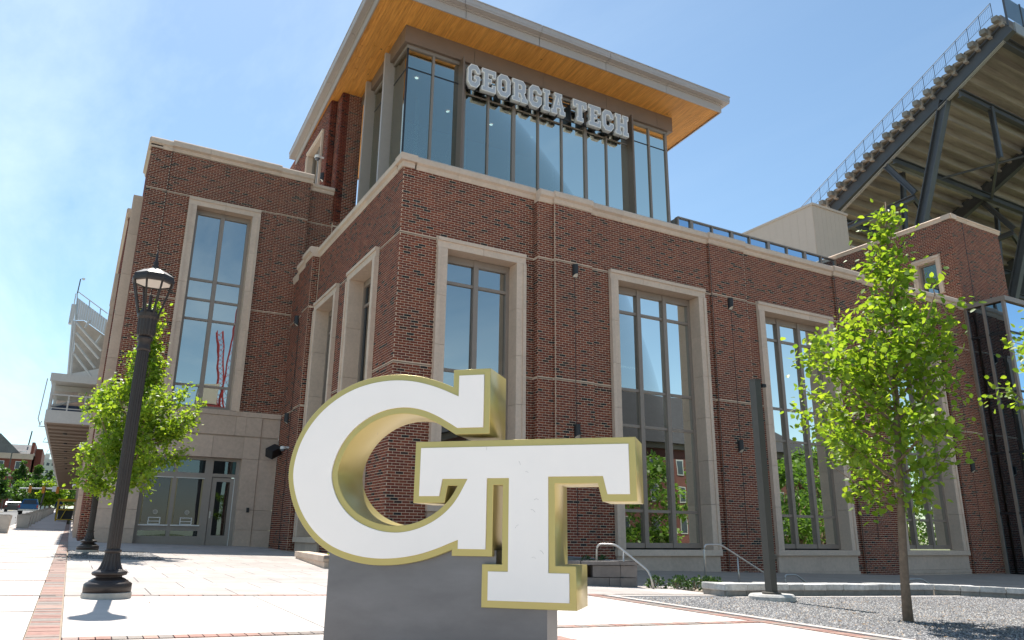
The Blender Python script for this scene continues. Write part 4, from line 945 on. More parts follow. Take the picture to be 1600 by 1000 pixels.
pin = MB(); pin.prism([(5.25, 19.6, .1), (4.8, 15.3, .1), (7.85, 11.6, .1), (8.4, 11.1, .1), (9.4, 16.4, .1), (6.3, 17.0, .1), (6.2, 19.6, .1)], (0, 0, .25)); pin.ob('soil', M_soil, pt)
def rail(name, label, pts, posts, r=.019):
    t = thing(name, label, 'handrail', (pts[0][0], pts[0][1], pts[0][2]), 'stainless handrails at the steps')
    o = Vector(pts[0]); mb = MB(); P = [Vector(p) - o for p in pts]; Q = []
    for i, p in enumerate(P):
        if 0 < i < len(P) - 1:
            a, b = (P[i - 1] - p), (P[i + 1] - p); e_ = min(.09, a.length / 2, b.length / 2); A, B = p + a.normalized() * e_, p + b.normalized() * e_
            for t_ in (0, .25, .5, .75, 1): Q.append(A * (1 - t_) ** 2 + p * 2 * t_ * (1 - t_) + B * t_ ** 2)
        else: Q.append(p)
    mb.tube(Q, r, 10); mb.ob('top_rail', M_steel, t, smooth=True)
    for (x, y, z0, z1) in posts: MB().tube([(x - o.x, y - o.y, z0 - o.z), (x - o.x, y - o.y, z1 - o.z)], r * .85, 8).ob('post', M_steel, t, smooth=True)
rail('handrail', 'steel handrail in front of the grey planter end by the walk', [(8.14, 11.36, .0), (8.16, 11.34, .71), (8.38, 11.1, .71), (8.72, 10.62, .27), (8.75, 10.56, .0)], [(8.46, 10.98, 0, .60)])
rail('handrail', 'steel handrail between granite edging and stone window base, left of dark pole', [(11.13, 11.84, -.1), (11.15, 11.84, .71), (11.6, 11.84, .71), (12.9, 11.9, .12), (12.95, 11.9, -.3)], [(12.08, 11.87, -.2, .48)])
rail('handrail', 'low steel handrail top showing over the granite edging beside dark pole', [(14.13, 12.5, -.4), (14.13, 12.5, .065), (14.5, 12.5, .065), (15.1, 12.55, -.25)], [(14.9, 12.53, -.5, -.15)])
rail('handrail', 'small steel handrail top showing over the granite edging behind the young tree trunk', [(18.55, 12.5, -.6), (18.55, 12.5, -.10), (19.1, 12.5, -.10), (19.8, 12.5, -.4)], [(19.6, 12.5, -.7, -.35)])

# ------------------------------------------------------------------ trees
LEAF = np.array([[0, 0, 0], [.36, .26, .04], [.34, .66, -.01], [0, 1.05, -.12], [-.34, .66, -.01], [-.36, .26, .04], [0, .5, -.07]])
LF = np.array([[0, 1, 6], [1, 2, 6], [2, 3, 6], [3, 4, 6], [4, 5, 6], [5, 0, 6]])
def leaf_verts(P, D, size, U=None):
    n = len(P); D = D / np.linalg.norm(D, axis=1, keepdims=True)
    up = rng.normal(0, .55, (n, 3)) + np.array([0, 0, 1.]); X = np.cross(D, up); X /= np.linalg.norm(X, axis=1, keepdims=True) + 1e-9; Zn = np.cross(X, D)
    L = LEAF[None] * size[:, None, None]
    return P[:, None] + L[:, :, 0:1] * X[:, None] + L[:, :, 1:2] * D[:, None] + L[:, :, 2:3] * Zn[:, None]
def tree_skeleton(H, z0, rad, nb, lean, seed, up=.9, top_taper=.75):
    r = np.random.default_rng(seed); br = []
    def trunk(t): return np.array([lean[0] * t ** 1.3 + .03 * math.sin(5 * t), lean[1] * t ** 1.3 + .03 * math.cos(4 * t), H * t])
    a = 0
    for i in range(nb):
        f = (i + .5) / nb; h = z0 + (H * .96 - z0) * f ** .92
        a += 2.4 + r.uniform(-.3, .3)
        prof = (.72 + .28 * f / .22) if f < .22 else (1 - (f - .22) / .78) ** top_taper
        L = rad * max(.12, prof) * r.uniform(.6, 1.25); p = trunk(h / H); d = np.array([math.cos(a), math.sin(a), r.uniform(.35, .7) * up + f * .6]); d /= np.linalg.norm(d)
        pts = [p]; k = 5; L *= 1.15
        for j in range(k): d = d + np.array([0, 0, .08]) + r.normal(0, .09, 3); d /= np.linalg.norm(d); pts.append(pts[-1] + d * L / k)
        br.append(np.array(pts))
    return trunk, br
def make_tree(name, label, cat, loc, H, z0, rad, nb, nleaf, lsize, lean=(0, 0), seed=1, m=None, group=None, r0=.07, singles=0, twigs=7, top_taper=.75, spread=.14):
    m = m or M_leaf; r = np.random.default_rng(seed + 50)
    t = thing(name, label, cat, loc, group); trunk, br = tree_skeleton(H, z0, rad, nb, lean, seed, top_taper=top_taper)
    MB().tube([trunk(x) - np.array([0, 0, .15 if x == 0 else 0]) for x in np.linspace(0, 1, 14)], [r0 * 1.25] + [r0 * (1 - .93 * x) + .004 for x in np.linspace(0, 1, 14)[1:]], 10).ob('trunk', M_bark, t, smooth=True)
    tw = MB(); P, D = [], []
    for bi, b in enumerate(br):
        L = np.linalg.norm(b[-1] - b[0]); rb = .012 + .010 * L * r0 / .07
        mb = MB(); mb.tube([Vector(p) for p in b], list(np.linspace(rb, .004, len(b))), 5, False); mb.ob('branch', M_bark, t)
        for k in range(max(2, round(twigs * min(1.25, .12 + L / rad)))):
            s = r.uniform(.15, 1); i = min(int(s * 5), 4); q = b[i] + (b[i + 1] - b[i]) * (s * 5 - i); dd = (b[i + 1] - b[i]); dd /= np.linalg.norm(dd)
            d = dd * .7 + r.normal(0, .55, 3); d[2] += .15; d /= np.linalg.norm(d); l = (.12 + .30 * L * (1 - s * .5)) * r.uniform(.5, 1.2); e_ = q + d * l + np.array([0, 0, -.03])
            tw.tube([Vector(q), Vector((q + e_) / 2 + np.array([0, 0, .02])), Vector(e_)], [.006, .004, .002], 4, False)
            n_ = max(3, int(l / lsize * 2.6))
            for u in np.linspace(.1, 1.02, n_): P.append(q + (e_ - q) * u + r.normal(0, lsize * .3, 3)); D.append(d + r.normal(0, .8, 3) + np.array([0, 0, -.35]))
    tag(tw.ob('twigs', M_bark, t), kind='stuff')
    P, D = np.array(P), np.array(D)
    if len(P) > nleaf: k = r.permutation(len(P))[:nleaf]; P, D = P[k], D[k]
    elif len(P) < nleaf:
        k = r.integers(0, len(P), nleaf - len(P)); P = np.concatenate([P, P[k] + r.normal(0, lsize * 1.1, (len(k), 3))]); D = np.concatenate([D, D[k] + r.normal(0, .8, (len(k), 3))])
    sz = lsize * r.uniform(.6, 1.2, len(P))
    if singles:
        near = np.argsort([(Vector(p) + Vector(loc)).dot(_f) for p in P])
        take = set(near[:singles].tolist())
        meL = bpy.data.meshes.new('leaf'); meL.from_pydata([tuple(v) for v in LEAF], [], [tuple(f) for f in LF]); meL.materials.append(m)
        for i in take:
            o = link('leaf', meL, None, t, P[i]); d = Vector(D[i]).normalized(); o.rotation_euler = (d.to_track_quat('Y', 'Z').to_matrix() @ Matrix.Rotation(r.normal(0, .5), 3, 'Y')).to_euler(); o.scale = (sz[i],) * 3
        keep = np.array([i not in take for i in range(len(P))]); P, D, sz = P[keep], D[keep], sz[keep]
    Vl = leaf_verts(P, D, sz); fl = (LF[None] + (np.arange(len(P)) * 7)[:, None, None]).reshape(-1)
    tag(link('foliage', np_mesh('foliage', Vl, fl, 3), m, t), kind='stuff')
    return t
tx, ty = 8.68, 5.89
make_tree('young_tree', 'young tree with lime green leaves and slim bare trunk rising from the gravel bed', 'tree', (tx, ty, gz(tx, ty)), 5.42, 1.22, 1.34, 48, 7000, .086, (.55, -.05), 3, singles=290, r0=.050, twigs=9, top_taper=1.5)
make_tree('young_tree', 'young tree at the far right edge, only its leafy left branches in the picture', 'tree', (11.55, 4.70, gz(11, 4.8)), 5.2, 1.6, 1.2, 40, 6500, .09, (.2, 0), 11, twigs=9)
make_tree('young_tree', 'young bright green tree growing in the gravel patch behind the near lamp post', 'tree', (.93, 19.2, gz(.9, 19)), 5.75, 1.2, 1.42, 54, 14000, .086, (.2, 0), 23, r0=.07, twigs=11, top_taper=1.7)
# planter and bed plants
def shrub(name, label, loc, r, h, n, cat='shrub', group=None, ls=.05, m=None):
    t = thing(name, label, cat, loc, group); P = rng.normal(0, 1, (n, 3)); P /= np.linalg.norm(P, axis=1, keepdims=True); P *= rng.uniform(.4, 1, (n, 1)) ** .5; P[:, 2] = np.abs(P[:, 2]); D = P.copy() + rng.normal(0, .4, P.shape); P *= np.array([r, r, h])
    Vl = leaf_verts(P, D, ls * rng.uniform(.6, 1.2, n)); fl = (LF[None] + (np.arange(n) * 7)[:, None, None]).reshape(-1)
    tag(link('foliage', np_mesh('foliage', Vl, fl, 3), m or M_shrub, t), kind='stuff')
    mb = MB()
    for i in range(5): a = i * 1.26; mb.tube([(0, 0, 0), (r * .5 * math.cos(a), r * .5 * math.sin(a), h * .7)], .006, 4)
    mb.ob('stem', M_bark, t); return t
for i, (x, y) in enumerate([(8.95, 10.75), (9.25, 10.55), (9.5, 10.35), (9.75, 10.1), (9.55, 10.75), (9.95, 10.45), (10.2, 10.9)]):
    shrub('low_shrub', ['leftmost low green shrub by the granite edging end', 'low green shrub second from left by the granite edging end', 'low green shrub third from left by the granite edging end', 'low green shrub touching the granite edging corner', 'low green shrub behind the front row by the edging', 'low green shrub just behind the granite edging corner', 'rearmost low green shrub behind the granite edging'][i], (x, y, gz(x, y)), .17, .20, 170, group='low shrubs in the bed', ls=.05)
for i, (x, y) in enumerate([(8.15, 11.65), (8.45, 11.75), (8.7, 11.9), (7.9, 12.1)]):
    shrub('planter_plant', ['small plant at the left of the row on the grey planter', 'small plant in the middle of the grey planter top', 'small plant nearest the handrail on the grey planter', 'small plant set back on the grey planter'][i], (x, y, .36), .10, .24 if i == 3 else .14, 60, 'plant', 'small plants on the grey planter', .05)
shrub('planter_plant', 'small yellow-green plant on the planter left of the grey plinth', (4.75, 15.9, .35), .10, .12, 40, 'plant', 'small plants on the grey planter', .05, M_leaf)

# ------------------------------------------------------------------ east stand (right)
st = thing('steel_grandstand', 'tall dark steel grandstand with raw concrete underside rising behind the right brick tower', 'grandstand')
XR = 48.; y0r, z0r, y1r, z1r = 43.6, 20.95, 20.4, 32.72                  # raker line (centre of web)
ud = Vector((0, y1r - y0r, z1r - z0r)).normalized(); pn = Vector((0, -ud.z, ud.y)); pn = pn if pn.z > 0 else -pn
def ibeam(a, b, h, w, name, m=M_sunst, tw_=.06, side=Vector((1, 0, 0)), parent=None):
    a, b = Vector(a), Vector(b); d = (b - a).normalized(); s = side - d * side.dot(d); s.normalize(); v = d.cross(s)
    mb = MB()
    for (c, hh, ww) in ((v * (h / 2 - tw_ / 2), tw_, w), (-v * (h / 2 - tw_ / 2), tw_, w), (Vector((0, 0, 0)), h - 2 * tw_, tw_)):
        q = []
        for P in (a, b):
            for i, j in ((-1, -1), (1, -1), (1, 1), (-1, 1)): q.append(P + c + s * (ww / 2 * i) + v * (hh / 2 * j))
        mb.hexa(q)
    return mb.ob(name, m, parent or st)
nT = 27; tr_, ri_ = .84, .84 * .5072
def frame_at(X, full=True):
    o = Vector((X, 0, 0))
    ibeam(o + Vector((0, y0r, z0r)), o + Vector((0, y1r, z1r)), 1.0, .45, 'raker')
    ibeam(o + Vector((0, 25.1, 29.95)), o + Vector((0, 31.5, 12)), .62, .5, 'column')
    ibeam(o + Vector((0, 30.0, 27.2)), o + Vector((0, 28.1, 24.2)), .38, .3, 'brace'); ibeam(o + Vector((0, 34.5, 23.6)), o + Vector((0, 28.2, 23.9)), .4, .35, 'brace')
    ibeam(o + Vector((0, 24.0, 30.1)) + Vector((3.5, 0, -.2)), o + Vector((3.5, 24.0, 26)), .3, .3, 'hanger'); ibeam(o + Vector((2.5, 30.3, 27.4)), o + Vector((2.5, 30.8, 22)), .3, .3, 'hanger')
for i in range(5): frame_at(XR + 12.4 * i)
for (yy, zz) in ((29.35, 27.3), (24.1, 29.9), (34.6, 24.6), (21., 32.1)):
    ibeam((XR, yy, zz), (XR + 52, yy, zz), .55, .35, 'purlin', side=Vector((0, 1, 0)))
for i in range(4):
    a = XR + 12.4 * i; MB().tube([(a + 3.5, 24.1, 26.2), (a + 12.4, 29.3, 27.2)], .10, 8).ob('tie_rod', M_sunst, st); MB().tube([(a + 5.2, 29.35, 27.1), (a + 12.4, 24.3, 29.4)], .09, 8).ob('tie_rod', M_sunst, st)
    ibeam((a, 31.2, 20.5), (a + 12.4, 31.2, 20.5), .4, .3, 'purlin', side=Vector((0, 1, 0)))
    ibeam((a, 28.3, 23.9), (a + 12.4, 30.9, 19.5), .3, .25, 'brace')
base_p = Vector((0, y1r, z1r)) + pn * .62
for k in range(nT):
    ya = base_p.y + k * tr_ ; za = base_p.z - k * ri_ - .05
    # each plank: horizontal tread plus downstand, in lengths of one bay
    for i in range(5 if k < 22 else 4):
        xa = XR - .35 + 12.4 * i if i == 0 else XR + 12.4 * i + .01; xb = XR + 12.4 * (i + 1) - .01
        mb = MB(); prof = [(ya - .06, za - .28), (ya + .16, za - .28), (ya + .16, za - .12), (ya + tr_, za - .12), (ya + tr_, za + .06), (ya + .12, za + .06), (ya + .12, za + ri_), (ya - .06, za + ri_)]
        prof = [(y, z - ri_ * .0) for y, z in prof]
        mb.prism([(xa, y, z) for y, z in prof], (xb - xa, 0, 0)); mb.ob('concrete_plank', M_sconc, st)
    if k % 1 == 0: MB().box(XR - .75, XR - .36, ya - .0, ya + .38, za - .05, za + .30).ob('seat_end', mat('seat_end_grey', (.20, .185, .165), .8, noise=.1, vary=.2), st)
# side railing along the raker
xr = XR - .5; hb = 1.05; rp = []
for k in range(0, nT):
    ya = base_p.y + k * tr_ + .35; za = base_p.z - k * ri_ + ri_
    MB().tube([(xr, ya, za - .1), (xr, ya, za + hb)], .022, 5).ob('rail_post', M_sunst, st); rp.append((xr, ya, za + hb))
for dz_, rr in ((0, .028), (-.14, .012), (-hb + .12, .014)): MB().tube([(p[0], p[1], p[2] + dz_) for p in (rp[0], rp[-1])], rr, 5).ob('hand_rail', M_steel if dz_ == 0 else M_sunst, st)
bl = MB()
for k in range(nT * 7):
    f = k / 7; ya = base_p.y + f * tr_ + .35; za = base_p.z - f * ri_ + ri_; bl.tube([(xr, ya, za + .1), (xr, ya, za + hb - .14)], .006, 3, False)
tag(bl.ob('baluster', M_sunst, st), kind='stuff')
# back edge: wire screen with posts
for i in range(27):
    x = XR - .4 + i * 2.; MB().box(x - .05, x + .05, 20.25, 20.35, 32.6, 35.0).ob('screen_post', M_sunst, st)
    if i < 26: MB().box(x + .07, x + 1.93, 20.29, 20.31, 33.3, 34.9).ob('mesh_screen', mat('blue_mesh', (.13, .20, .30), .6), st)
MB().box(XR + .3, XR + 52, 20.2, 20.3, 32.3, 33.1).ob('edge_plate', mat('primer_grey', (.30, .31, .33), .6, noise=.15), st)
mb = MB()
for q in (-.06, 0, .06): mb.tube([(XR - .1 + q * 2, y1r + .4, z1r - .85), (XR - .1 + q * 2, y0r - 6, z0r + 3.05 - .95)], .022, 5)
mb.ob('conduit', mat('conduit_grey', (.45, .42, .36), .6), st)
MB().box(70, 100, 33, 34, 0, 24).ob('rear_wall', M_int, st)

# ------------------------------------------------------------------ west stand and balcony (left, along the sidewalk)
bs_ = thing('white_balcony', 'white steel balcony with lamps overhanging the sidewalk behind the brick wing', 'balcony')
def bx(name, x0, x1, y0, y1, z0, z1, m=M_wsteel, p=None): return MB().box(x0, x1, y0, y1, z0, z1).ob(name, m, p or bs_)
Yb = 49.7
bx('edge_beam', -2.05, .3, Yb, Yb + .25, 6.75, 7.45)
for k in range(20): bx('soffit_panel', -1.95, .35, Yb + .26 + k * 3.9, Yb + .26 + k * 3.9 + 3.85, 6.72, 6.80, mat('taupe_soffit', (.34, .27, .215), .8, noise=.08, vary=.08))
for k in range(38): bx('soffit_joist', -1.9, .3, Yb + .9 + k * 2.0, Yb + 1.0 + k * 2.0, 6.62, 6.72, mat('taupe_joist', (.27, .215, .175), .8))
bx('edge_beam', -2.05, -1.93, Yb + .25, Yb + 78, 6.7, 7.4)
for x in (-2.0, -1.9): pass
for x in (-1.93, -1.05, -.2): bx('railing_post', x - .04, x + .04, Yb + .05, Yb + .12, 7.45, 8.35)
bx('railing', -2.0, .3, Yb + .04, Yb + .12, 8.30, 8.38); bx('railing', -2.0, .3, Yb + .04, Yb + .10, 7.55, 7.60)
bx('navy_panel', -1.85, .25, Yb + 1.3, Yb + 1.35, 7.5, 7.95, M_navy)
for k in range(7): bx('column', -2.0, -1.82, Yb + .1 + k * 6, Yb + .28 + k * 6, 7.4, 9.1)
bx('roof_beam', -2.12, .3, Yb - .05, Yb + .2, 9.1, 9.55); bx('roof_slab', -2.12, .3, Yb + .2, Yb + 40, 9.3, 9.5)
for k in range(6): MB().tube([(-1.9, Yb + .5 + k * 5, 7.7), (.2, Yb + 3.0 + k * 5, 8.8)], .07, 6).ob('diagonal', M_wsteel, bs_); bx('roof_joist', -2.0, .3, Yb + 2.5 + k * 4, Yb + 2.7 + k * 4, 8.95, 9.25)
for k in range(4): MB().lathe([(.24, -.0), (.20, .10), (.08, .16)], (-.42, Yb + 2.2 + k * 5.4), 14).ob('bay_lamp', mat('warm_lamp', (.75, .68, .5), .5), bs_).location = (0, 0, 8.75)
for k in range(6): MB().lathe([(.12, .0), (.1, -.08)], (-1.0, Yb + 4 + k * 6.0), 12).ob('soffit_lamp', M_black, bs_).location = (0, 0, 6.62)
mb = MB(); mb.tube([(-2.25, Yb, 9.2), (-2.35, Yb, 6.9), (-2.2, Yb + .1, 6.55)], .03, 6)
for k in range(8): mb.tube([(-2.2, Yb + 1 + k * 9, 6.9), (-2.3, Yb + 1 + k * 9, 6.6), (-1.9, Yb + 1 + k * 9, 6.6)], .035, 6)
mb.ob('drain_pipe', M_wsteel, bs_)
ws = thing('white_grandstand', 'pale steel upper grandstand with ribbed white end wall above the balcony', 'grandstand')
Yw = 51.0
def XY(px_, py_, Y=Yw):
    a, b = (px_ - 800) / FPX, (500 - py_) / FPX; d = _f + r2 * a + u2 * b; t = Y / d.y; return (d.x * t, Y, CAMZ + d.z * t)
def plate(name, pxs, m, y=Yw, th=.12):
    P = [XY(a, b, y) for a, b in pxs]; return MB().prism(P, (0, th, 0)).ob(name, m, ws)
n = 14
for i in range(n):
    f0, f1 = i / n, (i + .93) / n
    def top(f): return (120 + 48 * f, 464 + 36 * f)
    def bot(f): return (116 + 15 * min(1, f / .33), 499.5 - .0 * f) if f < .33 else (131 + 33 * (f - .33) / .67, 499 + 24 * (f - .33) / .67)
    plate('ribbed_panel', [top(f0), top(f1), bot(f1), bot(f0)], M_wsteel)
plate('concrete_underside', [(118, 501), (131, 501), (166, 526), (152, 590), (109, 590), (116, 545)], mat('pale_concrete', (.36, .32, .28), .9, noise=.2, nscale=2), Yw + 1.2, .3)
for a, b in (((118, 503), (158, 548)), ((119, 520), (154, 560)), ((118, 536), (148, 575)), ((116, 553), (142, 588)), ((117, 501), (110, 590)), ((114, 501), (106, 592)), ((133, 512), (140, 500)), ((150, 536), (158, 524))):
    MB().tube([XY(*a), XY(*b)], .075, 6).ob('truss_bar', M_wsteel, ws)
MB().tube([XY(121, 455), XY(168, 490)], .03, 5).ob('hand_rail', M_steel, ws)
for a, b in (((121, 455), (119, 500)), ((140, 470), (139, 482)), ((157, 482), (156, 495))): MB().tube([XY(*a), XY(*b)], .03, 5).ob('rail_post', M_steel, ws)
plate('concrete_ledge', [(104, 585), (160, 575), (160, 592), (100, 592)], M_wsteel, Yw, 8)
sl = thing('camera_mast', 'thin mast with small cameras on top of the pale grandstand corner', 'mast', XY(121, 455)); b0 = Vector(XY(121, 455))
q = [Vector(XY(*p)) - b0 for p in ((121, 458), (126, 436), (131, 435))]
MB().tube(q, .035, 6).ob('mast', M_graypole, sl); MB().lathe([(.09, .0), (.07, -.10), (.0, -.13)], (q[2].x, q[2].y), 10).ob('camera', M_white, sl).location = (0, 0, q[2].z)
sb = thing('scoreboard_box', 'small pale equipment box fixed on the grandstand outer edge', 'box', XY(113, 490)); b0 = Vector(XY(113, 490))
MB().box(-.12, .12, 0, .4, -.6, .6).ob('housing', M_wsteel, sb); MB().tube([(0, .1, .5), (0, .1, 1.3)], .03, 5).ob('antenna', M_wsteel, sb)

# ------------------------------------------------------------------ street things
def planter(x, y, label, s=.68, striped=False):
    t = thing('concrete_planter', label, 'planter', (x, y, gz(x, y)), 'concrete planter barriers along the street'); h = s
    a, b = s * .40, s * .48
    MB().hexa([(-a, -a, 0), (a, -a, 0), (a, a, 0), (-a, a, 0), (-b, -b, h), (b, -b, h), (b, b, h), (-b, b, h)]).ob('tub', mat('cast_concrete', (.42, .385, .34), .9, noise=.1, vary=.1), t)
    MB().box(-b + .05, b - .05, -b + .05, b - .05, h - .02, h + .02).ob('soil', M_soil, t)
    if striped:
        for k in range(4): MB().box(-.02, .0, -.05, .05, 0, .07).ob('stripe', M_black if k % 2 else M_white, t).location = (-a - .035 - .02 * k, -a - .02, .05 + k * .15)
    return t
planter(-2.34, 36.8, 'nearest concrete planter barrier cut by the left picture edge')
planter(-2.18, 50.3, 'first concrete planter of the long kerb row, with striped marker', striped=True)
for i in range(13): planter(-2.2, 54.2 + i * 5.2, ['second', 'third', 'fourth', 'fifth', 'sixth', 'seventh', 'eighth', 'ninth', 'tenth', 'eleventh', 'twelfth', 'thirteenth', 'farthest'][i] + ' concrete planter in the kerb row receding along the sidewalk')
for i in range(6): planter(-9.5 + .2 * i, 84 + i * 5, ['leftmost', 'second', 'third', 'fourth', 'fifth', 'rightmost'][i] + ' planter in the far row across the street')
def pickup(x, y, label):
    t = thing('pickup_truck', label, 'pickup truck', (x, y, gz(x, y) - .12))
    def X(name, a, b, c, d, e, f, m, p=None): return MB().box(a, b, c, d, e, f).ob(name, m, p or t)
    b = MB(); b.prism([(-.98, 0, .55), (.98, 0, .55), (1.0, 0, .9), (.97, 0, 1.18), (-.97, 0, 1.18), (-1.0, 0, .9)], (0, 5.4, 0)); body = b.ob('body', M_blue, t)
    c = MB(); c.hexa([(-.9, 1.9, 1.18), (.9, 1.9, 1.18), (.9, 4.2, 1.18), (-.9, 4.2, 1.18), (-.70, 2.15, 1.86), (.70, 2.15, 1.86), (.72, 3.5, 1.86), (-.72, 3.5, 1.86)]); c.ob('cab', M_blue, t)
    g_ = MB(); g_.hexa([(-.72, 1.91, 1.26), (.72, 1.91, 1.26), (.72, 1.98, 1.26), (-.72, 1.98, 1.26), (-.60, 2.09, 1.74), (.60, 2.09, 1.74), (.60, 2.15, 1.74), (-.60, 2.15, 1.74)]); g_.ob('rear_window', M_glassdk, t)
    X('tailgate', -.78, .78, -.03, .0, .66, 1.14, M_blue); X('bumper', -.97, .97, -.14, 0, .42, .6, M_steel); X('number_plate', -.17, .17, -.155, -.14, .45, .56, M_white)
    for s in (-1, 1):
        X('tail_light', s * .9 - .07, s * .9 + .07, -.03, .01, .74, 1.08, mat('tail_red', (.4, .02, .02), .3)); X('door_mirror', s * 1.08 - .12, s * 1.08 + .12, 3.3, 3.4, 1.2, 1.42, M_black)
        for yy in (1.05, 4.35): MB().lathe([(.39, -.13), (.40, -.08), (.40, .08), (.39, .13)], (0, 0), 20).ob('wheel', M_rub, t).matrix_local = Matrix.Translation((s * .84, yy, .40)) @ Matrix.Rotation(R_(90), 4, 'Y')
    return t
pickup(-4.45, 108, 'blue pickup truck seen from behind, driving up the street')
def car(x, y, m, label, ori=0):
    t = thing('parked_car', label, 'car', (x, y, gz(x, y) - .12), 'cars up the street'); prof = [(0, .35), (4.4, .35), (4.4, .85), (3.5, .95), (2.9, 1.42), (1.3, 1.45), (.5, 1.0), (0, .95)]
    MB().prism([(-.88, a, b) for a, b in prof], (1.76, 0, 0)).ob('body', m, t); MB().box(-.7, .7, .6, .9, 1.02, 1.3).ob('rear_window', M_glassdk, t)
    for s in (-1, 1):
        for yy in (.85, 3.5): MB().lathe([(.32, -.1), (.32, .1)], (0, 0), 16).ob('wheel', M_rub, t).matrix_local = Matrix.Translation((s * .8, yy, .32)) @ Matrix.Rotation(R_(90), 4, 'Y')
        MB().box(s * .7 - .12, s * .7 + .12, -.02, .02, .7, .85).ob('tail_light', M_red, t)
car(-7.2, 128, mat('car_grey', (.08, .085, .09), .3), 'dark grey car beyond the blue pickup truck'); car(-10.5, 122, mat('car_dark', (.02, .02, .025), .3), 'black car parked under the street trees at the left'); car(-13.2, 112, M_black, 'black car half hidden at the left picture edge')
for i in range(3): tag(MB().box(-8.3, -8.18, 60 + i * 40, 88 + i * 40, 0, .01).ob('road_line', mat('yellow_line', (.55, .42, .10), .8), None, (0, 0, gz(-8, 74 + i * 40) - .0)), kind='structure').rotation_euler = (0, 0, 0)
for o_ in [o for o in bpy.data.objects if o.name.startswith('road_line')]:
    for v in o_.data.vertices: v.co.z += gz(v.co.x, v.co.y) - .115 - o_.location.z
yf = thing('yellow_platform', 'yellow framed wheeled platform parked under the balcony', 'platform', (-.35, 71, gz(0, 71)))
for a in (-.62, .62):
    for b in (0, 2.2): MB().box(a - .05, a + .05, b, b + .08, 0, 1.62).ob('post', M_yel, yf)
for z in (.1, .85, 1.2, 1.55): MB().box(-.62, .62, 0, .06, z, z + .07).ob('rail', M_yel, yf)
MB().box(-.68, .68, -.05, 2.3, 1.60, 1.72).ob('deck', M_yel, yf); MB().box(-.5, .5, .3, 2.0, .15, 1.0).ob('load', M_black, yf); MB().tube([(-.3, .02, .1), (.1, .02, 1.2)], .03, 5).ob('strut', M_yel, yf)
def person(x, y, label, shirt, pants):
    t = thing('person', label, 'person', (x, y, gz(x, y)))
    me = bpy.data.meshes.new('body'); J = [(0, 0, .95), (0, 0, 1.2), (0, 0, 1.42), (0, 0, 1.52), (0, -.02, 1.66), (.2, 0, 1.4), (.25, .02, 1.12), (.24, -.08, .88), (-.2, 0, 1.4), (-.25, .02, 1.12), (-.24, .08, .88), (.1, 0, .9), (.11, -.08, .48), (.11, .05, .07), (.11, -.1, .04), (-.1, 0, .9), (-.11, .08, .48), (-.11, .16, .1), (-.11, .02, .05)]
    E_ = [(0, 1), (1, 2), (2, 3), (3, 4), (2, 5), (5, 6), (6, 7), (2, 8), (8, 9), (9, 10), (0, 11), (11, 12), (12, 13), (13, 14), (0, 15), (15, 16), (16, 17), (17, 18)]
    Rr = [.15, .14, .15, .06, .105, .065, .05, .035, .065, .05, .035, .095, .07, .045, .035, .095, .07, .045, .035]
    me.from_pydata(J, E_, []); me.materials.append(shirt); o = link('body', me, shirt, t); sk = o.modifiers.new('s', 'SKIN'); 
    for i, v in enumerate(me.skin_vertices[0].data): v.radius = (Rr[i], Rr[i]); v.use_root = (i == 0)
    o.modifiers.new('d', 'SUBSURF').levels = 2
    MB().lathe([(.0, 1.78), (.09, 1.75), (.115, 1.68), (.1, 1.62)], (0, -.0), 12).ob('hair', M_bark, t)
    MB().lathe([(.17, .95), (.12, .75), (.13, .5)], (0, 0), 12).ob('shorts', pants, t)
person(-.95, 75.5, 'distant person in navy clothes walking by the yellow platform', mat('navy_cloth', (.02, .035, .10), .9), M_navy)
# traffic signal and street light
ts = thing('traffic_signal', 'traffic signal mast arm with yellow heads spanning the far street', 'traffic signal', (-3.7, 120, gz(-3.7, 120)))
zb = ts.location.z
MB().tube([(0, 0, 0), (.35, 0, 6.45 - zb)], .12, 8).ob('pole', M_graypole, ts); MB().tube([(-2.6, 0, 6.30 - zb), (1.95, 0, 6.42 - zb)], .09, 8).ob('mast_arm', M_wsteel, ts)
for x in (-1.4, .1, 1.75): MB().box(x - .17, x + .17, -.25, -.1, 5.75 - zb, 6.65 - zb).ob('signal_head', mat('signal_yellow', (.6, .22, .02), .6), ts)
MB().box(1.1, 1.65, -.15, -.1, 6.0 - zb, 6.7 - zb).ob('street_sign', M_white, ts)
MB().tube([(.2, 0, 6.3 - zb), (.5, 0, 7.2 - zb), (1.4, 0, 7.3 - zb)], .06, 6).ob('light_arm', M_graypole, ts)
for i, (x, y, h) in enumerate([(-11.5, 95, 7.2), (-9.2, 140, 8.5)]):
    t = thing('street_light', ['dark street light pole among the left street trees', 'farther street light with flat head above the trees'][i], 'street light', (x, y, gz(x, y)))
    MB().tube([(0, 0, 0), (0, 0, h)], .08, 8).ob('pole', M_graypole, t); MB().tube([(0, 0, h), (1.3, 0, h + .3)], .05, 6).ob('arm', M_graypole, t); MB().box(1.2, 1.9, -.15, .15, h + .24, h + .34).ob('head', M_white, t)
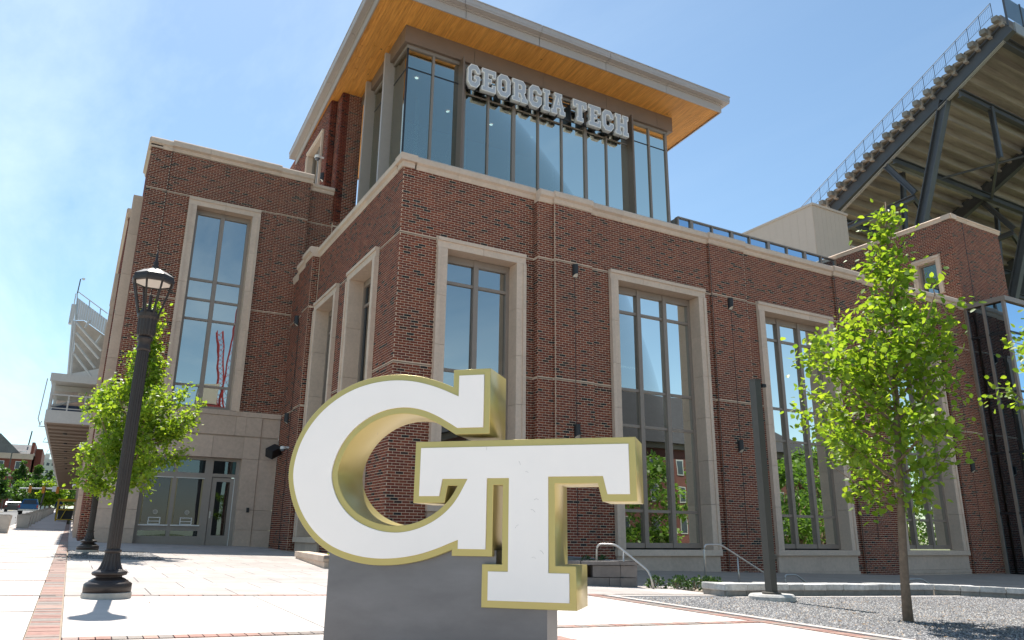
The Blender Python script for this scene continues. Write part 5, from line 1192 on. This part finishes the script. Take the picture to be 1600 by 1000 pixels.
# street trees
def far_tree(x, y, H, R, label, m, seed, conic=False, n=2600, ls=.34, z0=None):
    t = thing('street_tree', label, 'tree', (x, y, gz(x, y) - .1), 'trees up the street'); r = np.random.default_rng(seed)
    z0 = H * .28 if z0 is None else z0; MB().tube([(0, 0, 0), (.1, 0, H * .5), (0, 0, H * .9)], [.16, .11, .03], 8).ob('trunk', M_bark, t)
    cl = []; nc = 34
    for i in range(nc):
        f = r.random(); a = r.random() * 6.28; h = z0 + (H - z0) * f
        rad = R * ((1 - f) ** .8 if conic else math.sin(math.pi * (.12 + .84 * f)) ** .6) * r.uniform(.35, .95); cl.append((rad * math.cos(a), rad * math.sin(a), h, R * r.uniform(.22, .42) * (1 - .6 * f if conic else 1)))
    tw = MB()
    for c in cl[::2]: tw.tube([(0, 0, max(.3, c[2] - R * .5)), (c[0] * .8, c[1] * .8, c[2])], [.05, .02], 4, False)
    tw.ob('branch', M_bark, t)
    k = r.integers(0, nc, n); C0 = np.array(cl)[k]; d = r.normal(0, 1, (n, 3)); d /= np.linalg.norm(d, axis=1, keepdims=True); P = C0[:, :3] + d * C0[:, 3:4] * r.uniform(.5, 1.05, (n, 1)) * np.array([1, 1, .75])
    Vl = leaf_verts(P, d + r.normal(0, .6, d.shape), ls * r.uniform(.6, 1.3, n)); fl = (LF[None] + (np.arange(n) * 7)[:, None, None]).reshape(-1)
    tag(link('foliage', np_mesh('foliage', Vl, fl, 3), m, t), kind='stuff'); return t
FT_ = [(-11.0, 92, 6.6, 2.3, 0), (-13.2, 86, 6.4, 2.5, 0), (-10.4, 108, 6.5, 2.4, 0), (-9.7, 124, 7.0, 2.6, 0), (-12.6, 140, 8.5, 3.4, 0), (-8.9, 168, 10.5, 2.9, 1), (-6.6, 176, 10.2, 3.6, 1), (-4.9, 190, 9.9, 3.0, 1), (-2.9, 182, 8.0, 3.6, 0), (-5.5, 152, 5.8, 2.9, 0), (-3.2, 150, 5.6, 2.6, 0), (-1.2, 158, 6.5, 3.0, 0), (.6, 165, 6.6, 3.0, 0), (-7.4, 158, 5.6, 2.8, 0), (2.5, 175, 8, 3.2, 0), (-16, 104, 7.0, 2.8, 0)]
adj = ['near left', 'outer left', 'third left', 'fourth left', 'tall left', 'dark pointed', 'broad pointed', 'third pointed', 'pale round', 'low round central', 'low round right', 'shaded right', 'last right', 'low left central', 'hidden right', 'outermost left']
for i, (x, y, H, R, c) in enumerate(FT_):
    H *= .80; R *= .85
    far_tree(x, y, H, R, adj[i] + (' conifer-like' if c else ' leafy') + ' tree at the far end of the street', M_leafd if (c or i % 3 == 0) else M_leaf if i in (3, 9, 10) else leaf_mat('mid_leaf', (.07, .14, .025), (.12, .20, .035), (2.0, 2.1, .9), .45) if i == 1 else bpy.data.materials['mid_leaf'] if 'mid_leaf' in bpy.data.materials else M_leafd, 100 + i, bool(c))
# distant buildings
def window_grid(t, X0, X1, nx, zs, y, w, h):
    for i in range(nx):
        x = X0 + (X1 - X0) * (i + .5) / nx
        for z in zs:
            f = MB().box(x - w / 2 - .1, x + w / 2 + .1, y - .06, y, z - .1, z + h + .1).ob('window', M_white, t); MB().box(x - w / 2, x + w / 2, y - .08, y - .06, z, z + h).ob('pane', M_glassdk, f)
fbld = thing('gabled_brick_building', 'distant dark red brick building with grey gabled roof above the street trees', 'building', (0, 0, 0))
MB().box(-38, -9.3, 200, 225, 2, 17.0).ob('wall', M_redb, fbld); MB().box(-38.3, -9.0, 199.6, 200, 16.2, 17.4).ob('cornice', M_stone2, fbld); MB().box(-38.1, -9.2, 199.8, 200, 12.4, 12.9).ob('stone_band', M_stone2, fbld)
MB().prism([(-21.5, 200, 17.4), (-11.5, 200, 17.4), (-15.9, 200, 21.6)], (0, 25, 0)).ob('roof', M_slate, fbld)
MB().hexa([(-38, 200, 17.4), (-9.0, 200, 17.4), (-9, 225, 17.4), (-38, 225, 17.4), (-38, 206, 19.9), (-9.6, 206, 19.9), (-9.6, 220, 19.9), (-38, 220, 19.9)]).ob('roof', M_slate, fbld)
MB().box(-9.7, -9.1, 200, 212, 17.4, 20.0).ob('chimney', M_redb, fbld); MB().box(-8.9, -7.6, 204, 222, 2, 19).ob('wall', M_redb, fbld)
window_grid(fbld, -20, -9.8, 3, [14.1, 9.9, 6.0], 200, 1.1, 1.5); MB().tube([(-10.6, 205, 19.8), (-10.4, 205, 23)], .15, 6).ob('antenna', M_graypole, fbld)
wb = thing('white_apartment_block', 'distant white building showing between the trees and the balcony', 'building')
M_wb = mat('far_white', (.55, .53, .50), .9); MB().box(-22, -8.5, 400, 420, 10, 32.2).ob('wall', M_wb, wb); MB().box(-13.8, -12, 402, 410, 32.2, 34.5).ob('roof_room', M_wb, wb); window_grid(wb, -21, -9, 6, [29.3, 26, 22.7], 400, 1.2, 1.4)
cb_ = thing('shop_canopy', 'pale rooftop corner cut by the left picture edge below the brick building', 'building'); MB().box(-22, -12.7, 150, 165, 3, 10.5).ob('wall', M_stone2, cb_); MB().prism([(-23, 149.6, 10.5), (-12.4, 149.6, 10.5), (-17.5, 149.6, 13)], (0, 16, 0)).ob('roof', M_wb, cb_)

# ------------------------------------------------------------------ what the windows reflect, south of the camera
rbd = thing('opposite_hall', 'brick hall with grey hipped roof across the plaza, seen mirrored in the windows', 'building')
MB().box(40, 100, -70, -45, -2, 12.6).ob('wall', M_redk, rbd); MB().box(39.6, 100.4, -70.4, -44.6, 12.6, 13.4).ob('cornice', mat('shaded_cornice', (.14, .12, .10), .9), rbd)  # brick and cornice darkened in colour so the mirrored front looks shaded
MB().hexa([(39, -71, 13.4), (101, -71, 13.4), (101, -44, 13.4), (39, -44, 13.4), (54, -60, 22.5), (88, -60, 22.5), (88, -56, 22.5), (54, -56, 22.5)]).ob('roof', mat('shaded_slate', (.018, .019, .022), .9, noise=.3, nscale=2), rbd)  # slate colour darkened to cancel the sun on it in the reflections
for i in range(12):
    x = 43 + i * 4.8
    for z in (1.5, 5.5, 9.2):
        f = MB().box(x - .7, x + .7, -45, -44.92, z, z + 2.2).ob('window', M_steel, rbd); MB().box(x - .55, x + .55, -44.92, -44.9, z + .15, z + 2.05).ob('pane', M_glassdk, f)
for i, (x, y, H) in enumerate([(47, -22, 9), (53, -20, 8.5), (59, -24, 9.5), (66, -21, 10), (73, -24, 12), (81, -22, 13), (90, -25, 14), (30, -30, 8), (100, -24, 13), (112, -26, 14), (22, -34, 6), (124, -34, 15), (138, -38, 16), (152, -36, 16), (168, -40, 17), (105, -42, 16), (114, -45, 18), (121, -42, 16), (96, -43, 15)]):
    far_tree(x, y, H, H * .36, ['first', 'second', 'third', 'fourth', 'fifth', 'sixth', 'seventh', 'lone western', 'eighth', 'ninth', 'westernmost small', 'tenth', 'eleventh', 'twelfth', 'easternmost', 'rear first', 'rear second', 'rear third', 'rear fourth'][i] + ' tree across the plaza, mirrored in the hall windows', bpy.data.materials['mid_leaf'], 300 + i, n=2200, ls=.4, z0=1.2)['group'] = 'trees across the plaza'
cr_ = thing('crawler_crane', 'red lattice boom crane mirrored in the tall window over the ticket door', 'crane', (16.5, -60, 0))
def lattice(a, b, w, m, name='boom', n=16):
    a, b = Vector(a), Vector(b); d = (b - a).normalized(); s = d.cross(Vector((0, 1, 0))).normalized(); v = d.cross(s); mb = MB(); L = (b - a).length
    cs = [s * w + v * w, s * w - v * w, -s * w - v * w, -s * w + v * w]
    for c in cs: mb.tube([a + c, b + c], .07, 4)
    for i in range(n):
        p, q = a + d * L * i / n, a + d * L * (i + 1) / n
        for j in range(4): mb.tube([p + cs[j], q + cs[(j + 1) % 4]], .035, 3)
    return mb.ob(name, m, cr_)
lattice((.6, 0, 17), (1.9, 0, 36), .5, M_red); lattice((1.9, 0, 36), (3.4, 0, 58), .3, M_red, 'jib'); lattice((.5, 0, 18), (-1.0, 0, 30), .4, M_red, 'mast')
MB().box(-3.0, -.2, -1, 1, 18.9, 21.8).ob('counterweight', M_crm, cr_); MB().box(-3.2, 2.6, -1.6, 1.6, 16.2, 18.7).ob('cab', mat('crane_dark_red', (.16, .02, .02), .5), cr_); MB().box(-3, 3, -2, 2, 14, 16.1).ob('crawler_base', M_black, cr_)
MB().box(-1.2, 1.6, -1.5, 1.5, .0, 14).ob('lift_tower', M_black, cr_)

# ------------------------------------------------------------------ last small things
for k in range(25): slab_piece(.06, .62, 28.1 + k * 4, 28.1 + k * 4 + 3.97, 0, .06, 'slab', M_conc, plaza)
lw_ = empty('long_wall', BLD)
for k in range(9):
    y0 = 46.2 + k * 9
    MB().box(.42, 2.5, y0, y0 + 8.8, .3, 6.7).ob('wall_bay', M_redb, lw_); MB().box(.22, .42, y0, y0 + 1.2, .3, 6.7).ob('pilaster', M_stone2, lw_)
def emis(name, c, st_):
    m = bpy.data.materials.new(name); m.use_nodes = True; b = m.node_tree.nodes['Principled BSDF']; b.inputs['Base Color'].default_value = (.8, .8, .8, 1)
    b.inputs['Emission Color'].default_value = (*c, 1); b.inputs['Emission Strength'].default_value = st_; return m
M_em = emis('lamp_light', (1, .96, .9), 2.5)
for x in (13.6, 15.2, 19.7, 21.0, 22.0, 26.2, 27.6):
    for y, z in ((18.6, 7.2), (19.6, 6.3)): MB().box(x, x + .9, y, y + .06, z, z + .05).ob('ceiling_lamp', M_em, BLD)
for i in range(6):
    for j in range(2): MB().lathe([(.07, 0), (.07, .02)], (0, 0), 10).ob('added_downlight', M_em, glassroom, (9.4 + i * 2.1, 24.6 + j * 1.6, 18.22))  # small glowing discs added to suggest a lit interior
rs = random.Random(5); sc_ = MB()
for cx, cz in ((.33, 1.22), (.42, .95), (.47, .72), (.40, .70), (.44, 1.02), (-.72, 1.46), (-.60, 1.42), (.12, 1.31), (.36, 1.18), (.30, .86)):
    a = rs.uniform(0, 3.1); L = rs.uniform(.012, .035)
    sc_.tube([SP(cx + L * t * math.cos(a), -.0096, cz + L * t * math.sin(a) + .006 * math.sin(5 * t)) for t in (0, .5, 1)], .0007, 3)
sc_.ob('scuff_mark', mat('scuff', (.25, .24, .23), .8), sg)
def litter(n, box, sz):
    mb = MB()
    for i in range(n):
        x, y = rs.uniform(*box[:2]), rs.uniform(*box[2:]); a = rs.uniform(0, 6.28); r_ = sz * rs.uniform(.5, 1.2); z = gz(x, y) + .012
        mb.v += [(x + r_ * math.cos(a + t) * (1 if t % 2 else .6), y + r_ * math.sin(a + t), z + .006 * (t % 2)) for t in (0, 1.5, 3.1, 4.6)]; k = len(mb.v); mb.f.append((k - 4, k - 3, k - 2, k - 1))
    return mb
tag(litter(90, (7.1, 13, 4.5, 9), .022).ob('fallen_leaves', mat('dry_leaf', (.22, .14, .07), .9), None), kind='stuff')
tag(litter(14, (.5, 6, 6.5, 20), .012).ob('fallen_leaves', mat('dry_leaf', (.22, .14, .07), .9), None), kind='stuff')
